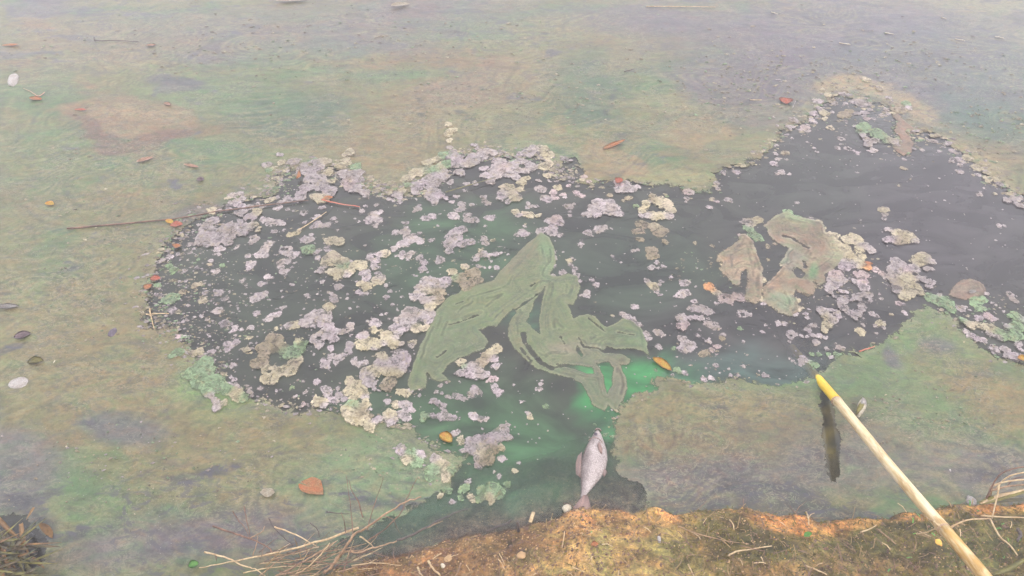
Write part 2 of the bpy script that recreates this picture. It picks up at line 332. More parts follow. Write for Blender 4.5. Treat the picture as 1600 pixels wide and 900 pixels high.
# ------------------------------------------------------------------ pond water
def grid(x0, x1, y0, y1, st):
    return np.meshgrid(np.linspace(x0, x1, int((x1-x0)/st)+1), np.linspace(y0, y1, int((y1-y0)/st)+1))
def quads(ny, nx):
    i = np.arange(ny*nx).reshape(ny, nx)
    return np.stack([i[:-1, :-1], i[:-1, 1:], i[1:, 1:], i[1:, :-1]], -1).reshape(-1, 4)
def warp_axis(a, b, fine0, fine1, st, far):
    mid = np.arange(fine0, fine1, st); lo = [fine0]; k = st
    while lo[-1] > a: k *= far; lo.append(lo[-1]-k)
    hi = [fine1]; k = st
    while hi[-1] < b: k *= far; hi.append(hi[-1]+k)
    return np.array(lo[1:][::-1]+list(mid)+hi)
POLE_A = U(1283, 598); POLE_N = U(1540, 905, .30); PD = (POLE_N-POLE_A).normalized()
def build_water():
    xs = warp_axis(-60, 60, -2.6, 2.6, .02, 1.5); ys = warp_axis(-4, 120, .55, 3.7, .02, 1.5)
    X, Y = np.meshgrid(xs, ys); u, v = UV(X, Y)
    C = np.empty(X.shape+(3,)); C[:] = (.013, .0145, .009)
    n = fbm(X*3, Y*4); 
    blobs = [(400, 470, 170, 120, 0, (.012, .018, .010), .8, .7), (720, 390, 130, 60, 0, (.016, .040, .015), .9, .7), (640, 440, 90, 60, 0, (.015, .030, .014), .7, .7), (1000, 430, 150, 90, 0, (.014, .024, .014), .8, .8),
             (760, 680, 190, 80, 10, (.018, .044, .017), .85, .6), (820, 740, 120, 70, 0, (.018, .056, .020), .8, .6), (1020, 588, 95, 24, 8, (.02, .098, .030), .9, .7), (945, 600, 40, 40, 0, (.014, .10, .026), .95, .5),
             (1200, 575, 130, 40, 5, (.03, .058, .046), .9, .6), (830, 500, 24, 30, 0, (.02, .06, .03), .9, .6), (700, 820, 160, 50, -8, (.024, .060, .030), .9, .6), (560, 830, 70, 40, 0, (.028, .060, .030), .9, .6), (960, 655, 30, 30, 0, (.02, .09, .03), .8, .7),
             (1420, 330, 240, 130, 0, (.020, .0175, .019), .9, .7), (1250, 300, 120, 60, 0, (.016, .020, .014), .7, .8), (1200, 520, 200, 50, 0, (.018, .017, .016), .8, .7), (1500, 80, 160, 120, 0, (.03, .036, .034), .8, .8), (1298, 680, 24, 80, 0, (.055, .045, .012), .95, .5)]  # last blob: the pole's reflection streak tinted into the water colour
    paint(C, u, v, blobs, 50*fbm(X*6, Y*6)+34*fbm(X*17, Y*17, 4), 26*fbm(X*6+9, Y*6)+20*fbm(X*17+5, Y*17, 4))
    # water is opaque with suspended algae except where the bed is close under it
    zb, d = bank_z(X, Y); murk = 1-np.exp(np.minimum(zb, 0)/.010); murk = np.clip(.0+murk, 0, 1)
    pu = np.abs(seg_dist(X, Y, POLE_A.xy, (POLE_A-PD*.3).xy)); murk = np.minimum(murk, 1-.42*np.exp(-(pu/.04)**2))
    murk = np.clip(murk, .12, 1)
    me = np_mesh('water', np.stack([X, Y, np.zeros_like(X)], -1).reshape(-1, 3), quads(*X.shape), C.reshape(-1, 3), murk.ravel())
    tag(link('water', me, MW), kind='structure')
build_water()

# ------------------------------------------------------------------ the bank, with the bed it slopes into
def build_bank():
    xs = warp_axis(-60, 60, -.75, 1.35, .006, 1.35); ys = warp_axis(-60, 2.2, .52, 1.25, .006, 1.35)
    X, Y = np.meshgrid(xs, ys); Z, d = bank_z(X, Y)
    far = sst(2.0, 4.0, np.abs(X))+sst(.2, -1, Y); Z = np.where(Y < .3, np.minimum(Z, .62), Z)
    u, v = UV(X, Y, Z); C = np.empty(X.shape+(3,)); C[:] = (.150, .104, .045)
    blobs = [(700, 880, 190, 60, -10, (.108, .060, .029), .95, .5), (860, 835, 60, 25, -20, (.118, .068, .034), .9, .5), (905, 850, 40, 45, 0, (.27, .18, .075), .7, .7), (990, 880, 150, 45, 0, (.20, .148, .062), .8, .6),
             (1180, 850, 130, 50, 0, (.058, .048, .016), .9, .6), (1400, 850, 200, 60, 0, (.050, .045, .015), .92, .5), (1560, 860, 100, 60, 0, (.065, .066, .024), .8, .5), (1320, 885, 80, 25, 0, (.15, .10, .05), .6, .6),  # first two: dark moss, its shadow mixed into the colour
             (1270, 880, 60, 30, 0, (.14, .115, .055), .5, .7)]
    paint(C, u, v, blobs, 24*fbm(X*20, Y*20), 14*fbm(X*20+4, Y*20))
    clay = [(1020, 804, 70, 13, 5, (.29, .165, .068), .85, .4), (1245, 822, 70, 15, 12, (.32, .17, .064), .9, .4), (1340, 812, 40, 12, -10, (.30, .165, .065), .85, .4), (1440, 806, 40, 9, -5, (.30, .16, .06), .8, .5), (1570, 793, 60, 12, -5, (.32, .17, .06), .9, .4),
            (945, 806, 40, 9, 0, (.36, .2, .09), .7, .5), (1000, 830, 60, 9, 5, (.3, .17, .08), .5, .6)]
    paint(C, u, v, clay, 16*fbm(X*30, Y*30), 7*fbm(X*30+4, Y*30))
    bed = sst(.004, -.01, d)[..., None]; C = C*(1-bed)+np.array((.092, .078, .066))*bed
    C = C*(1-.35*(sst(-.02, .0, d)*sst(.022, .008, d)))[..., None]          # wet strip right at the waterline
    me = np_mesh('bank', np.stack([X, Y, Z], -1).reshape(-1, 3), quads(*X.shape), C.reshape(-1, 3))
    tag(link('bank', me, MB), kind='structure')
build_bank()

# ------------------------------------------------------------------ algae scum film over the pond
def scum_color(X, Y, u, v):
    wx = fbm(X*2.2+3, Y*3.4, 4); wy = fbm(X*2.2+31, Y*3.4+7, 4)
    C = np.empty(X.shape+(3,)); C[:] = OLIVE
    def mixm(k, col): C[:] = C*(1-k[..., None])+np.array(col)*k[..., None]
    s1 = fbm(X*2.4+.9*wx, Y*6.5+.9*wy, 5); s2 = fbm(X*3.1+1.2*wy+11, Y*8+1.0*wx+5, 5); s3 = fbm(X*5+1.4*wx+40, Y*13+1.1*wy+3, 5)
    mixm(.8*sst(.1, .5, s1), BROWN); mixm(.75*sst(.15, .55, s2), GREEN); mixm(.5*sst(.25, .6, -s1), PALE)
    wu = 60*wx+14*fbm(X*13, Y*20, 3); wv = 26*wy+7*fbm(X*13+5, Y*20, 3)
    paint(C, u, v, [
        (230, 560, 200, 130, 10, TAN, .5, .7), (240, 400, 190, 80, -10, OLIVE, .4, .7), (560, 240, 150, 80, -25, PUTTY, .9, .4), (600, 210, 80, 60, 0, BROWN, .5, .6), (730, 135, 110, 28, -6, ROSE, .75, .5), (860, 120, 80, 28, 0, PUTTY, .7, .5),
        (440, 185, 120, 26, -4, DGREEN, .8, .5), (330, 150, 110, 40, 0, GREEN, .6, .6), (110, 75, 110, 30, 0, ROSE, .45, .6), (60, 260, 80, 60, 0, GREEN, .45, .7), (350, 250, 120, 24, 0, GREEN, .5, .6),
        (940, 130, 90, 50, -20, DGREEN, .6, .6), (1000, 80, 40, 60, 15, PUTTY, .7, .5), (930, 190, 60, 16, 0, DGREEN, .6, .6), (960, 45, 70, 18, 0, PUTTY, .6, .6),
        (380, 60, 190, 36, 0, GREY, .6, .7), (640, 30, 180, 36, 0, LILAC, .6, .7), (70, 14, 70, 24, 0, LILAC, .7, .6), (330, 95, 70, 14, 5, LILAC, .7, .5), (600, 75, 70, 14, 0, GREY, .5, .6),
        (1320, 60, 260, 60, 0, LILAC, .9, .5), (1020, 20, 120, 30, 0, LILAC, .8, .6), (1150, 110, 90, 50, 0, LILAC, .9, .45), (1250, 115, 90, 40, 10, LILAC, .8, .5), (1480, 130, 180, 80, 0, (.042, .052, .055), .9, .5), (1560, 210, 100, 40, 15, TEAL, .85, .5), (1400, 150, 60, 30, 20, LILAC, .7, .5),
        (1180, 180, 60, 30, 0, GREY, .6, .6), (30, 740, 70, 60, 0, GREY, .85, .5), (210, 680, 60, 26, 10, (.06, .062, .072), .85, .4), (250, 850, 120, 40, -15, LILAC, .85, .5), (430, 820, 110, 40, -10, LILAC, .8, .5), (170, 800, 70, 40, 0, GREEN, .5, .6), (60, 830, 40, 40, 0, DARK, .9, .5),
        (400, 720, 190, 50, 0, PUTTY, .4, .7), (600, 750, 120, 60, 0, (.085, .12, .075), .8, .6), (1180, 690, 220, 44, 0, ROSE, .5, .5), (1130, 640, 130, 26, 4, PUTTY, .8, .5), (1180, 740, 260, 34, 0, (.088, .075, .078), .9, .5), (1500, 740, 120, 40, 0, GREY, .9, .5), (1320, 720, 120, 50, 0, (.08, .078, .066), .7, .6), (1110, 722, 70, 16, -4, (.05, .046, .052), .7, .5), (1265, 725, 34, 18, 0, (.055, .05, .056), .7, .5), (1512, 745, 30, 14, 0, (.045, .043, .05), .7, .5), (1080, 772, 70, 12, -4, (.05, .046, .05), .6, .5),
        (1450, 570, 150, 66, 32, (.075, .105, .048), .8, .6), (1560, 620, 120, 44, 20, TAN, .75, .5), (1400, 650, 120, 50, 20, (.08, .10, .052), .6, .6), (1390, 570, 24, 10, 20, LILAC, .8, .5), (1455, 545, 26, 12, 20, LILAC, .7, .5), (1310, 612, 90, 20, 0, GREEN, .5, .6),
        (1320, 145, 55, 20, 18, (.16, .115, .065), .95, .35), (1410, 180, 50, 18, 25, (.15, .11, .065), .9, .4), (1550, 290, 90, 18, 32, (.15, .12, .07), .85, .5), (1420, 232, 24, 20, 0, (.15, .115, .07), .9, .5), (330, 600, 50, 44, 40, (.085, .15, .06), .75, .6)],
        wu, wv)
    # crisper lobes
    paint(C, u, v, [(195, 192, 105, 46, 8, DGREEN, .35, .2), (200, 188, 98, 40, 8, (.125, .088, .052), .8, .12), (225, 224, 74, 13, -14, (.075, .048, .03), .85, .35), (140, 215, 14, 40, -35, (.07, .045, .03), .85, .35), (205, 180, 50, 12, 6, (.14, .112, .07), .7, .4), (1097, 210, 66, 28, -4, DGREEN, .5, .2), (1097, 210, 58, 24, -4, (.13, .098, .055), .75, .18), (962, 250, 46, 24, 10, (.13, .095, .055), .9, .12), (1040, 272, 70, 16, -4, (.125, .118, .06), .9, .2),
        (920, 272, 40, 20, 10, TAN, .85, .2), (280, 130, 40, 11, 8, (.05, .048, .06), .8, .35), (310, 340, 60, 14, -8, (.06, .056, .062), .65, .5), (560, 210, 40, 50, 20, TAN, .5, .4)], 34*wx+10*fbm(X*14, Y*22, 3), 17*wy+6*fbm(X*14+3, Y*22, 3))
    # gaps of dark water in thin places, more of them far right and near the shore
    prone = .30*sst(950, 1250, u)*sst(260, 120, v)+.16*sst(200, 60, v)+.20*sst(700, 780, v)+.12*sst(960, 1000, u)*sst(660, 700, v)
    gap = sst(.62, .80, s3+prone+.16*fbm(X*22, Y*34, 3)); mixm(.7*gap, (.034, .035, .04))
    # long fine strokes lighter and darker
    st = fbm(X*10+1.5*wx, Y*44+2*wy, 4); mixm(.18*sst(.2, .7, st), (.15, .145, .105)); mixm(.20*sst(.25, .7, -st), (.05, .058, .045))
    # drift lines curling through the film
    ax = fbm(X*1.6+3, Y*2.6, 2); ay = fbm(X*1.6+31, Y*2.6+7, 2); sw = fbm(X*1.5+1.3*ax+.5*ay, Y*3.2+1.5*ay-.4*ax, 2)
    sk = sw*6+.05*fbm(X*22, Y*34, 2); fr = np.abs(sk-np.round(sk)); on = sst(-.35, .25, fbm(X*3+8, Y*5, 3))*(.55+.45*sst(-.3, .3, fbm(X*40, Y*60, 2)))
    mixm(.5*on*sst(.13, .0, fr), (.036, .042, .028)); mixm(.5*on*sst(.12, .0, np.abs(fr-.26)), (.15, .14, .088))
    band = sst(.05, .2, fr)*sst(.5, .3, fr); mixm(.25*on*band, PUTTY)
    for path, wd in (([(650, 150), (662, 165), (660, 185), (655, 215)], .010), ([(690, 168), (720, 175), (740, 188)], .008), ([(935, 200), (950, 165), (962, 140)], .016), ([(745, 205), (790, 212), (820, 222)], .006), ([(905, 112), (930, 96), (955, 92)], .006)):
        k = sst(wd*1.2, wd*.1, line_d(X, Y, W(path))+.016*fbm(X*18, Y*26, 4)); mixm(.6*k*sst(-.3, .3, fbm(X*26, Y*40, 3)), (.026, .03, .03))
    C = np.clip(np.array(OLIVE)+1.3*(C-np.array(OLIVE)), .010, .3)*np.array((.84, .865, .70))
    wet = np.clip(.25+.9*gap+.9*sst(1150, 1500, u)*sst(260, 100, v)+.5*sst(180, 0, v)+.5*sst(720, 800, v), 0, 1)
    return C, wet
def build_scum():
    X, Y = grid(-2.62, 2.62, .56, 3.62, .007); u, v = UV(X, Y)
    F = -poly_sd(X, Y, W(OPEN))+.010*fbm(X*28, Y*28, 4)+.016*fbm(X*8, Y*8, 2)*sst(.0, .06, np.abs(Y-1.2))
    yb = edge_y(X)-Y; F = np.minimum(F, -yb+.03)                       # runs a little under the lip of the bank
    # holes and leads of open water; the last is shaped to the pole's reflection
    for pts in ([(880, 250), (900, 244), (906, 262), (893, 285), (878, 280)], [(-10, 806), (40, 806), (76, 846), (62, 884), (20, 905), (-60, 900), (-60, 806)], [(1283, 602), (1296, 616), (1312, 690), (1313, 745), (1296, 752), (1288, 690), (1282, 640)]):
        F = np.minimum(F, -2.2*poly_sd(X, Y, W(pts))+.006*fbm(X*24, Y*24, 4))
    C, wet = scum_color(X, Y, u, v)
    near = sst(.035, .0, F)[..., None]*sst(-.3, .5, fbm(X*9, Y*9, 3))[..., None]; C = C*(1-.45*near)+np.array((.125, .128, .08))*.45*near       # the film is piled up paler along its rim
    Z = .0018+.0004*fbm(X*24, Y*40, 3)+.0016*sst(0, .03, F)*sst(.09, .03, F)
    me = field_mesh('algae_scum', X, Y, F+.030, Z, .0006, C, wet, F)
    o = link('algae_scum', me, MS); tag(o, 'olive and brown algae scum film spread over the pond surface', 'algae scum', kind='stuff')
    # the film goes on outside the frame
    V, Q, K, Wt = [], [], [], []
    for (x0, x1, y0, y1) in ((-40, -2.615, .9, 80), (2.615, 40, 2.4, 80), (-2.615, 2.615, 3.615, 80), (-40, -2.615, .5, .9)):
        gx = np.linspace(x0, x1, 60); gy = np.linspace(y0, y1, 60); GX, GY = np.meshgrid(gx, gy); u, v = np.full(GX.shape, 400.), np.full(GX.shape, 300.)
        c = np.empty(GX.shape+(3,)); c[:] = OLIVE; n = fbm(GX*1.5, GY*1.5)[..., None]; c = c*(1+.12*n)
        b = len(V) and sum(len(a) for a in V); V.append(np.stack([GX, GY, np.full(GX.shape, .003)], -1).reshape(-1, 3)); Q.append(quads(60, 60)+b); K.append(c.reshape(-1, 3)); Wt.append(np.full(3600, .4))
    me2 = np_mesh('algae_scum_beyond', np.concatenate(V), np.concatenate(Q), np.concatenate(K), np.concatenate(Wt))
    tag(link('algae_scum', me2, MR), 'olive algae scum going on across the pond outside the picture', 'algae scum', kind='stuff')
build_scum()

# ------------------------------------------------------------------ algae mats floating in the opening
def mat_thing(name, label, outline, holes, cracks, colfn, res=.0035, thick=.0045, rough=.003, mat=None, wrinkles=0):
    P = W(outline); xs = [p[0] for p in P]; ys = [p[1] for p in P]
    X, Y = grid(min(xs)-.03, max(xs)+.03, min(ys)-.03, max(ys)+.03, res)
    F = poly_sd(X, Y, P)+rough*fbm(X*34, Y*34, 4)
    for h in holes: F = np.minimum(F, -poly_sd(X, Y, W(h))+.6*rough*fbm(X*40, Y*40, 3))
    rg = random.Random(len(outline)); gy, gx = np.gradient(F, Y[1, 0]-Y[0, 0], X[0, 1]-X[0, 0]); WR = np.full(X.shape, 1.); ny, nx = X.shape
    for _ in range(wrinkles):                                 # wrinkles run along the outline
        i, j = rg.randrange(ny), rg.randrange(nx)
        if F[i, j] < .006: continue
        x, y = X[i, j], Y[i, j]; P2 = [(x, y)]; sg = rg.choice((-1, 1))
        for _ in range(rg.randrange(5, 16)):
            i = min(ny-1, max(0, int(round((y-Y[0, 0])/(Y[1, 0]-Y[0, 0]))))); j = min(nx-1, max(0, int(round((x-X[0, 0])/(X[0, 1]-X[0, 0])))))
            g = math.hypot(gx[i, j], gy[i, j])+1e-6; x += sg*-gy[i, j]/g*.007+rg.uniform(-.0012, .0012); y += sg*gx[i, j]/g*.007+rg.uniform(-.0012, .0012); P2.append((x, y))
        WR = np.minimum(WR, line_d(X, Y, P2)*rg.uniform(.8, 1.6))
    for pts, wd in cracks: F = np.minimum(F, line_d(X, Y, W(pts))-wd*(1+.7*fbm(X*60, Y*60, 3)))
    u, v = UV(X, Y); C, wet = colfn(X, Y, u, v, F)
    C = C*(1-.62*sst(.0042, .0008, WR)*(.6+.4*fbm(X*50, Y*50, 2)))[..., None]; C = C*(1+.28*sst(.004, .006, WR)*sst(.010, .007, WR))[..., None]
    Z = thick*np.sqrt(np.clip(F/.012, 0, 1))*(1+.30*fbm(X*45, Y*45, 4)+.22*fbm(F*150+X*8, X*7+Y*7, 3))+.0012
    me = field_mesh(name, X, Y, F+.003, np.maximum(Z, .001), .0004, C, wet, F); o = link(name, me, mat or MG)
    return tag(o, label, 'algae mat')
def gm_col(X, Y, u, v, F):
    C = np.empty(X.shape+(3,)); C[:] = (.084, .104, .048); wx = fbm(X*6, Y*6)
    paint(C, u, v, [(700, 430, 40, 18, -25, (.12, .088, .062), .8, .6), (800, 400, 60, 18, -38, (.105, .095, .06), .8, .6), (855, 400, 12, 40, 0, (.095, .14, .07), .9, .6), (690, 540, 60, 40, 0, (.08, .098, .054), .6, .8), (930, 590, 60, 40, 0, (.092, .09, .058), .8, .6), (890, 545, 40, 10, 0, (.16, .13, .10), .6, .7),
        (1005, 530, 22, 20, 0, (.09, .125, .065), .7, .6), (800, 530, 12, 50, -20, (.092, .095, .048), .8, .5), (960, 600, 20, 40, 0, (.092, .088, .058), .8, .6)], 12*wx, 8*wx)
    s = fbm(X*9+.5*wx, Y*9+X*5, 5); k = sst(.2, .6, s)[..., None]; C = C*(1-.3*k)+np.array((.064, .1, .052))*.3*k
    k = sst(.2, .6, -s)[..., None]; C = C*(1-.3*k)+np.array((.09, .092, .058))*.3*k
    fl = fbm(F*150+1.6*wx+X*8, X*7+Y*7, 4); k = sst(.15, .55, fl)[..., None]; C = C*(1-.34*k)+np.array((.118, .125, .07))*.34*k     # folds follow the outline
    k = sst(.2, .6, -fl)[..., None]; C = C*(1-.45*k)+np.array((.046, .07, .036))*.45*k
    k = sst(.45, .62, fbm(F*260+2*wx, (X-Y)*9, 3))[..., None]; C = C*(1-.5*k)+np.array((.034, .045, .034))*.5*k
    C *= .86; rim = sst(.007, .001, F)[..., None]; C = C*(1-.4*rim)+np.array((.135, .14, .09))*.4*rim
    return C, np.full(X.shape, .1)
GM = [(845, 363), (858, 372), (866, 388), (869, 410), (860, 430), (872, 433), (888, 428), (902, 432), (907, 448), (903, 465), (896, 478), (884, 474), (892, 486), (896, 499), (904, 494), (918, 491), (930, 495), (940, 506), (948, 511), (958, 508), (972, 498), (988, 502), (1003, 516), (1011, 536), (1014, 555), (1002, 549), (988, 545), (962, 546), (948, 543), (942, 552), (972, 554), (986, 562), (980, 571), (968, 570), (978, 590), (980, 605), (974, 624), (962, 644), (950, 632), (945, 644), (925, 632), (918, 612), (908, 600), (890, 591), (860, 584), (836, 576), (816, 558), (800, 542), (794, 525), (794, 508), (798, 497), (806, 490), (803, 484), (796, 490), (785, 500), (775, 511), (765, 511), (748, 516), (757, 525), (765, 535), (758, 545), (735, 556), (716, 562), (700, 572), (693, 585), (702, 595), (690, 598), (676, 592), (667, 584), (665, 608), (640, 613), (636, 600), (644, 575), (655, 545), (670, 510), (680, 488), (690, 475), (705, 462), (716, 458), (722, 450), (742, 446), (760, 442), (772, 438), (780, 425), (800, 405), (815, 388), (835, 372)]
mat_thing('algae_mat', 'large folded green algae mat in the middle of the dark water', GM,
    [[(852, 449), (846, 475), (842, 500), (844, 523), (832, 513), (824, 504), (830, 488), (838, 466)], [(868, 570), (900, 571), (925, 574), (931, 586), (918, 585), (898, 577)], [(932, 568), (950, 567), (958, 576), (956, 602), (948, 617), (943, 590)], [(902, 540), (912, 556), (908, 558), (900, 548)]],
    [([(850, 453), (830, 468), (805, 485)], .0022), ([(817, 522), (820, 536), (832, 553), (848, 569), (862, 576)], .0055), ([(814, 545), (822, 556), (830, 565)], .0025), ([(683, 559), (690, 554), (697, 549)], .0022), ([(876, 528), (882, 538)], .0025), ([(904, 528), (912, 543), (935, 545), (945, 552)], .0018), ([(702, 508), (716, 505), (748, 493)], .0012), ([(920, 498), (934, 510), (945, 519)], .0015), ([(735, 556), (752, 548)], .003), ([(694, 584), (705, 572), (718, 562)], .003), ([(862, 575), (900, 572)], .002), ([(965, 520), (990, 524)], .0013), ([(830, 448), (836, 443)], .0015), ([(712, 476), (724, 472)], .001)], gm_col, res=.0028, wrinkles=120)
def tan_col(X, Y, u, v, F):
    C = np.empty(X.shape+(3,)); C[:] = (.120, .088, .061); wx = fbm(X*8, Y*8)
    paint(C, u, v, [(1240, 340, 50, 10, 8, (.12, .15, .085), .8, .5), (1320, 400, 24, 40, -20, (.14, .145, .09), .8, .6), (1232, 405, 22, 20, 0, (.115, .115, .09), .8, .5), (1268, 425, 8, 14, 0, (.05, .10, .045), .9, .5), (1150, 420, 40, 50, 0, (.15, .115, .078), .7, .7), (1222, 475, 24, 24, 0, (.125, .15, .10), .8, .6)], 10*wx, 6*wx)
    s = fbm(X*12, Y*26-X*6, 5); C = C*(1+.34*s[..., None]); k = sst(.1, .5, fbm(X*20+4, Y*20, 4))[..., None]; C = C*(1-.4*k)+np.array((.10, .10, .058))*.4*k; k = sst(.4, .6, fbm(X*34, Y*34, 4))[..., None]; C = C*(1-.5*k)+np.array((.05, .042, .04))*.5*k
    rim = sst(.012, .002, F)[..., None]*sst(-.3, .4, fbm(X*30, Y*30, 3))[..., None]; C = C*(1-.6*rim)+np.array((.20, .175, .14))*.6*rim
    return C, np.full(X.shape, .1)
def T5(ox, oy, pts): return [(ox+x/5, oy+y/5) for x, y in pts]
mat_thing('algae_mat', 'tan algae mat shaped like an arch on the open water at right', T5(1080, 310, [(555, 800), (560, 700), (600, 650), (660, 600), (705, 545), (700, 500), (735, 430), (770, 390), (720, 375), (650, 340), (610, 300), (598, 245), (570, 215), (600, 185), (640, 145), (700, 120), (750, 95), (810, 140), (930, 165), (1000, 180), (1045, 220), (1050, 270), (1110, 280), (1140, 320), (1170, 400), (1230, 440), (1170, 520), (1100, 560), (1050, 590), (1040, 680), (990, 690), (955, 660), (970, 720), (950, 760), (890, 750), (820, 730), (795, 760), (830, 800), (845, 890), (780, 930), (690, 900), (620, 850)]),
    [T5(1080, 310, [(790, 570), (820, 545), (860, 555), (890, 590), (860, 630), (820, 620)])], [(T5(1080, 310, [(720, 300), (780, 310), (830, 345), (880, 375), (915, 390)]), .0035), (T5(1080, 310, [(880, 500), (890, 540)]), .004)], tan_col, mat=MT, wrinkles=50)
mat_thing('algae_mat', 'tan algae lobe left of the arched tan mat', T5(1080, 310, [(385, 275), (430, 280), (480, 340), (520, 450), (550, 520), (556, 600), (558, 690), (548, 790), (500, 830), (410, 790), (430, 700), (440, 640), (425, 560), (400, 570), (380, 660), (340, 690), (300, 640), (240, 590), (230, 530), (240, 500), (190, 500), (205, 440), (250, 410), (300, 380), (350, 350), (370, 300)]), [], [], tan_col, mat=MT, wrinkles=50)
def br_col(X, Y, u, v, F):
    C = np.empty(X.shape+(3,)); C[:] = (.115, .082, .063); C *= (1+.25*fbm(X*14, Y*24+X*9, 4))[..., None]; return C, np.full(X.shape, .1)
mat_thing('algae_mat', 'small brown algae mat with a white shell on it at far right', [(1480, 462), (1487, 450), (1498, 440), (1514, 436), (1530, 440), (1538, 446), (1542, 456), (1538, 462), (1520, 466), (1505, 468), (1490, 466)], [], [], br_col, mat=MT, wrinkles=8)
mat_thing('algae_mat', 'curled tan algae strand at the top edge of the open water', [(1392, 180), (1400, 190), (1396, 205), (1404, 214), (1408, 222), (1402, 228), (1394, 226), (1398, 236), (1412, 243), (1424, 238), (1427, 226), (1422, 214), (1414, 206), (1432, 206), (1424, 196), (1410, 186), (1402, 176)], [], [], br_col, rough=.004, mat=MT)

